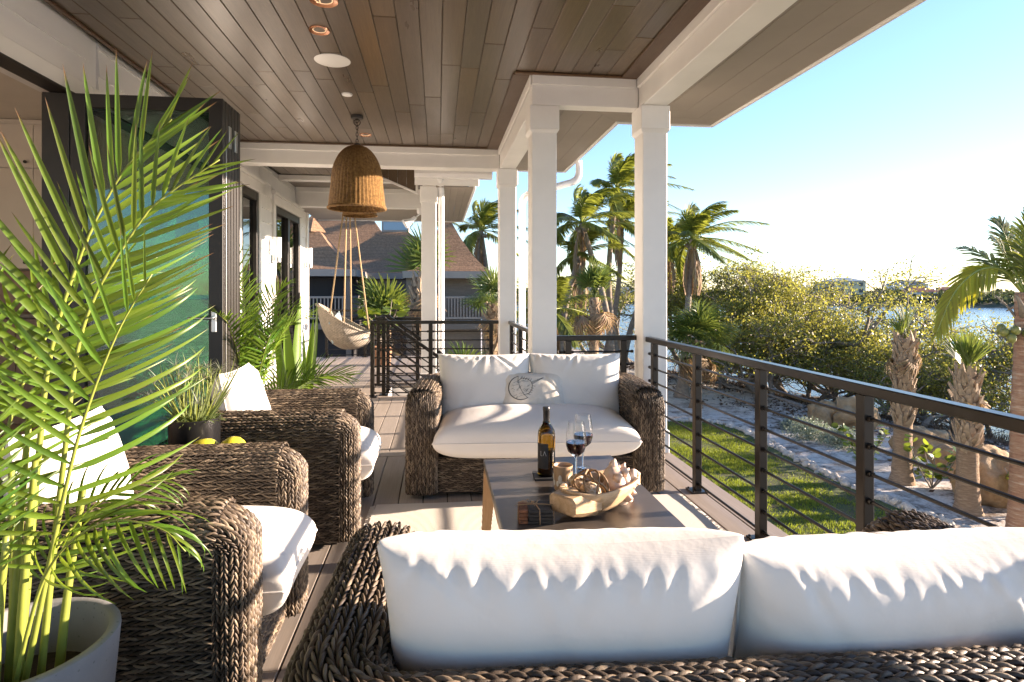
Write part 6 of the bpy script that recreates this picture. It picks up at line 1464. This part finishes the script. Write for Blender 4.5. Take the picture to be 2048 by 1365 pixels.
for i, (x, y, h, lb_) in enumerate([(10.6, 16.0, 0.75, 'silvery shrub on the sand left of the third railing post'), (11.0, 15.1, 0.65, 'silvery shrub nearer the third railing post'), (10.9, 17.2, 0.4, 'small silvery shrub near the lawn corner')]):
    e = empty('silver_shrub', lb_, 'bush', (x, y, float(gz(x, y))), 0, 'silver buttonwood shrubs'); n = 2600; a = rg.uniform(0, 6.28, n); q = rg.uniform(0, 1, n) ** 0.5; el = rg.uniform(0.1, 1.4, n)
    P = np.stack([np.cos(a) * np.cos(el), np.sin(a) * np.cos(el), np.sin(el) * 0.75], -1) * (q * h)[:, None]; P += rg.normal(0, 0.05, P.shape); V, F = quads(P, 0.04, rg, 2.6); fast_mesh('foliage', V, F, M['silverb'], e)
    for k in range(6): MB().tube([(0, 0, 0), (0.3 * h * math.cos(k), 0.3 * h * math.sin(k), h * 0.45)], [0.012, 0.004], 5).build('stem', M['mbark'], e)
# driftwood
for i, (x, y, L, a, lb_) in enumerate([(15.6, 17.5, 2.2, 0.4, 'dark driftwood branch lying on the muddy shore right of the boulders'), (13.2, 20.2, 1.6, 2.2, 'pale driftwood stick on the sand below the first railing bay')]):
    e = MB().tube(smooth_path([(0, 0, 0.05), (L * .3, 0.1, 0.2), (L * .7, -0.1, 0.28), (L, 0.1, 0.45)], 14), np.linspace(0.09, 0.03, 14), 7).build('driftwood', M['mbark'], None, True); e.location = (x, y, float(gz(x, y))); e.rotation_euler = (0, 0, a); tag(e, lb_, 'driftwood', 'driftwood')

# ================================================================ NEIGHBOUR HOUSE
t = NT('brown_shingles'); v = t.coord('Object', (1, 1, 1)); sp_x = t.n('SeparateXYZ'); t.l(v, sp_x.inputs[0])
row = t.math('FRACT', t.math('MULTIPLY', sp_x.outputs[2], 7.0)); n1 = t.noise(v, 14, 5, 0.7); n2 = t.noise(v, 1.5, 3)
c_ = t.ramp(n1, [(0.25, (0.12, 0.064, 0.035)), (0.55, (0.25, 0.145, 0.082)), (0.8, (0.36, 0.22, 0.135))]); t.col(t.mix(t.math('MULTIPLY', t.ramp(row, [(0.0, (1, 1, 1)), (0.18, (0, 0, 0))]), 0.5), c_, (0.03, 0.024, 0.02))).set(Roughness=0.95); t.bump(t.math('ADD', n1, row), 0.6, 0.03); M['shingle'] = t.m
M['greywood'] = m_planks('weathered_grey_wood', (0.12, 0.095, 0.075), (0.19, 0.155, 0.125), (0.27, 0.225, 0.185), 0.85, axis=(1.2, 8, 8), rv=0.25)
M['darkvoid'] = m_plain('recess_shade', (0.02, 0.02, 0.022), 0.8); M['greypaint'] = m_paint('grey_fascia', (0.30, 0.265, 0.23), 0.7)  # darkvoid: shade of the porch recess put into the colour
nh = empty('shingle_house', 'grey weathered neighbour house with brown shingled hip roofs and a cupola', 'house', (-2.0, 27, GZ)); hz = lambda z: z - GZ
def hip(cx, cy, hx, hy, ze, zt, top=0.25, flare=0.35, name='roof', ridge=0.0):
    """pyramid with flared eaves; local coordinates relative to the house empty"""
    rings = []
    for s_, f in ((0.0, 0.0), (0.18, 0.10), (0.40, 0.27), (0.7, 0.60), (1.0, 1.0)):
        ax = hx + (top + ridge - hx) * s_; ay = hy + (top - hy) * s_; z = ze + (zt - ze) * f
        rings.append([(cx - ax, cy - ay, z), (cx + ax, cy - ay, z), (cx + ax, cy + ay, z), (cx - ax, cy + ay, z)])
    m = MB(); m.grid(np.array(rings), closed_v=True); m.add(rings[-1], [(0, 1, 2, 3)]); m.add(rings[0], [(3, 2, 1, 0)]); ro = m.build(name, M['shingle'], nh)
    for (a0, b0, a1, b1) in ((cx - hx, cy - hy - .02, cx + hx, cy - hy + .02), (cx - hx, cy + hy - .02, cx + hx, cy + hy + .02), (cx - hx - .02, cy - hy + .021, cx - hx + .02, cy + hy - .021), (cx + hx - .02, cy - hy + .021, cx + hx + .02, cy + hy - .021)):
        MB().box(a0, b0, ze - 0.24, a1, b1, ze - 0.003).build('fascia', M['greypaint'], ro)
    return ro
r1 = hip(0.1, 0.9, 4.3, 3.4, hz(2.0), hz(3.95), 0.45, ridge=0.1); r2 = hip(-2.55, -4.2, 1.75, 1.75, hz(2.02), hz(3.45), 0.28); r3 = hip(2.33, -5.0, 1.5, 1.5, hz(1.95), hz(4.0), 0.06); r4 = hip(-3.2, 7, 3.6, 3.0, hz(3.2), hz(5.6), 0.4, ridge=1.0)
MB().lathe([(0.46, hz(3.43)), (0.40, hz(3.52)), (0.04, hz(3.95))], (-2.55, -4.2, 0), 4, True).build('roof_cap', M['shingle'], r2)
cp_ = MB(); cp_.box(-0.50, 0.45, hz(3.9), 0.70, 1.4, hz(4.45)); cpo = cp_.build('cupola', M['greypaint'], nh); MB().box(-0.42, 0.43, hz(4.02), 0.62, 0.447, hz(4.38)).build('pane', m_plain('cupola_glass', (0.25, 0.35, 0.42), 0.1), cpo)
for k in range(26): 
    z0 = hz(-3 + 0.19 * k); MB().cbox(-3.4, -2.35, z0, 3.2, -2.31, z0 + 0.182, 0.01).build('clapboard', M['greywood'], nh)
MB().box(-3.4, -2.3, 0, 3.2, 4, hz(1.95)).build('house_body', M['greywood'], nh)
for (cx, cy, hx, nm) in ((-2.55, -4.2, 1.5, 0), (2.33, -5.0, 1.3, 1)):
    MB().box(cx - hx + .1, cy - hx + 0.5, 0, cx + hx - .1, cy + hx, hz(1.75)).build('porch_block', M['darkvoid'] if nm == 0 else M['greywood'], nh)  # solid block under the roof; left one's near-black colour stands for recess shade
    MB().box(cx - hx - .1, cy - hx - .1, hz(-0.05), cx + hx + .1, cy + hx, hz(0.15)).build('balcony_floor', M['greywood'], nh)
    for sx in (-1, 1):
        for sy in (-1,): MB().cbox(cx + sx * hx - .09, cy + sy * hx - .09, 0, cx + sx * hx + .09, cy + sy * hx + .09, hz(1.78), 0.01).build('post', M['greywood'], nh)
    for z in (0.30, 1.02): MB().cbox(cx - hx, cy - hx - .03, hz(z), cx + hx, cy - hx + .03, hz(z + 0.07), 0.005).build('balcony_rail', M['greypaint'], nh); MB().cbox(cx + hx - .03, cy - hx, hz(z), cx + hx + .03, cy + hx, hz(z + 0.07), 0.005).build('balcony_rail', M['greypaint'], nh)
    bl = MB()
    for k in range(24): u_ = -hx + 0.1 + k * (2 * hx - .2) / 23; bl.box(cx + u_ - .02, cy - hx - .02, hz(0.37), cx + u_ + .02, cy - hx + .02, hz(1.02)); bl.box(cx + hx - .02, cy + u_ - .02, hz(0.37), cx + hx + .02, cy + u_ + .02, hz(1.02))
    bl.build('baluster', M['greypaint'], nh)['kind'] = 'stuff'
MB().cbox(-1.4, -2.55, hz(-1.6), -0.4, -2.36, hz(0.5), 0.02).build('shutter', M['greywood'], nh)
# lumber stack and generic greenery near that house
ls = empty('lumber_stack', 'stack of pale boards on the ground beyond the deck end', 'lumber', (-2.2, 15.0, GZ))
for k in range(9): MB().cbox(-0.8 + 0.05 * (k % 3), -0.3, 0.22 * k, 0.8 - 0.06 * (k % 2), 0.3, 0.22 * k + 0.19, 0.01).build('board_bundle', M['oak'], ls)

# ================================================================ FAR SHORE
D_ = lambda u, t_: ((u - 1024) / 1194.7 * math.cos(YAW) + math.sin(YAW)) * t_
fb = MB(); nA = 60; ux = np.linspace(-0.62, 1.35, nA)                     # bank: arc of ground round the bay
ring = []
for rr_, z in ((238, WZ - 0.5), (242, WZ + 0.5), (248, WZ + 1.3), (300, WZ + 2.0), (900, WZ + 4)):
    ring.append([(rr_ * math.sin(YAW + a), rr_ * math.cos(YAW + a), z) for a in np.linspace(-0.35, 1.25, nA)])
fb.grid(np.array(ring)); fo = fb.build('far_bank', m_paint('far_bank_ground', (0.07, 0.075, 0.04), 0.95, 0.4), None, True); struct(fo)
n = 42000; a = rg.uniform(-0.33, 1.2, n); cl_ = np.array([noise.noise(Vector((q * 26, 0, 0))) + 0.6 * noise.noise(Vector((q * 90, 3, 0))) for q in a]); H_ = 2.6 + 3.2 * np.clip(cl_ + 0.35, 0, 1.3); rad = rg.uniform(243, 330, n); H_ = H_ * (0.65 + (rad - 243) / 150)
P = np.stack([rad * np.sin(YAW + a), rad * np.cos(YAW + a), WZ + 0.8 + H_ * rg.uniform(0, 1, n) ** 0.7], -1); V, F = quads(P, 0.75, rg, 1.5)
M['farleaf'] = m_leaf('far_tree_leaf', (0.045, 0.060, 0.026), (0.08, 0.10, 0.03), 0.8, 0.2, 0.8); stuff(fast_mesh('far_trees', V, F, M['farleaf']), 'wooded far shore across the bay', 'trees')
def at_far(u, t_): a = (u - 1024) / 1194.7; return (t_ * (a * math.cos(YAW) + math.sin(YAW)), t_ * (math.cos(YAW) - a * math.sin(YAW)))
def building(label, u, t_, w, d, h, wall, roof_c, storeys, cols, roof_h, arch=False, rz=-0.35, z0=WZ + 1.2):
    x, y = at_far(u, t_); e = empty('far_building', label, 'building', (x, y, z0), rz)
    wm_ = m_paint('far_wall', wall, 0.8); rm_ = m_paint('far_roof', roof_c, 0.7); gm_ = m_plain('far_window', (0.05, 0.07, 0.09), 0.2)
    MB().box(-w / 2, -d / 2, 0, w / 2, d / 2, h).build('wall', wm_, e)
    m = MB(); o_ = 0.5; m.add([(-w / 2 - o_, -d / 2 - o_, h + .01), (w / 2 + o_, -d / 2 - o_, h + .01), (w / 2 + o_, d / 2 + o_, h + .01), (-w / 2 - o_, d / 2 + o_, h + .01), (-w / 2 + d * .45, 0, h + roof_h), (w / 2 - d * .45, 0, h + roof_h)], [(0, 1, 5, 4), (1, 2, 5), (2, 3, 4, 5), (3, 0, 4), (3, 2, 1, 0)]); m.build('roof', rm_, e)
    for s_ in range(storeys):
        for k in range(cols):
            cx = -w / 2 + w * (k + 0.5) / cols; z = (s_ + 0.5) * h / storeys; hw_ = w / cols * 0.22; hh_ = h / storeys * 0.28
            f_ = MB().box(cx - hw_ - .08, -d / 2 - 0.04, z - hh_ - .08, cx + hw_ + .08, -d / 2 - .005, z + hh_ + .08).build('window', wm_, e); MB().box(cx - hw_, -d / 2 - 0.08, z - hh_, cx + hw_, -d / 2 - .045, z + hh_).build('pane', gm_, f_)
    return e
b1 = building('three storey cream apartment block with teal roof across the bay', 1685, 262, 15, 11, 8.2, (0.62, 0.55, 0.38), (0.25, 0.32, 0.36), 3, 4, 1.6)
bx = MB().box(-11.0, -5.3, 0, -7.52, 3, 8.0); bx.build('stair_tower', m_paint('teal_wall', (0.22, 0.29, 0.30), 0.7), b1)
building('low white house with red tiled roof and dark arches across the bay', 1838, 255, 12, 9, 3.6, (0.72, 0.69, 0.66), (0.36, 0.12, 0.075), 1, 3, 2.2); building('second white house with red tiled roof farther right', 1895, 262, 14, 9, 3.6, (0.70, 0.67, 0.64), (0.38, 0.14, 0.085), 1, 4, 2.2)
building('white house with blue grey roof behind the red roofs', 1812, 300, 16, 10, 7.0, (0.68, 0.70, 0.72), (0.18, 0.24, 0.30), 2, 4, 2.4); building('long low white boathouse left of the apartment block', 1585, 262, 26, 9, 3.8, (0.72, 0.70, 0.66), (0.50, 0.50, 0.50), 1, 6, 0.8); building('grey waterside house with flat pale roof near the corner column', 1612, 300, 14, 9, 6.2, (0.55, 0.60, 0.62), (0.42, 0.46, 0.50), 2, 4, 1.0)
building('small white house far across the bay seen between the two nearest columns', 1170, 300, 14, 9, 5.0, (0.66, 0.64, 0.60), (0.30, 0.28, 0.27), 1, 4, 1.8); building('pale house far across the bay behind the leaning trunk', 1250, 290, 12, 9, 4.5, (0.60, 0.62, 0.64), (0.22, 0.26, 0.30), 1, 4, 1.6)
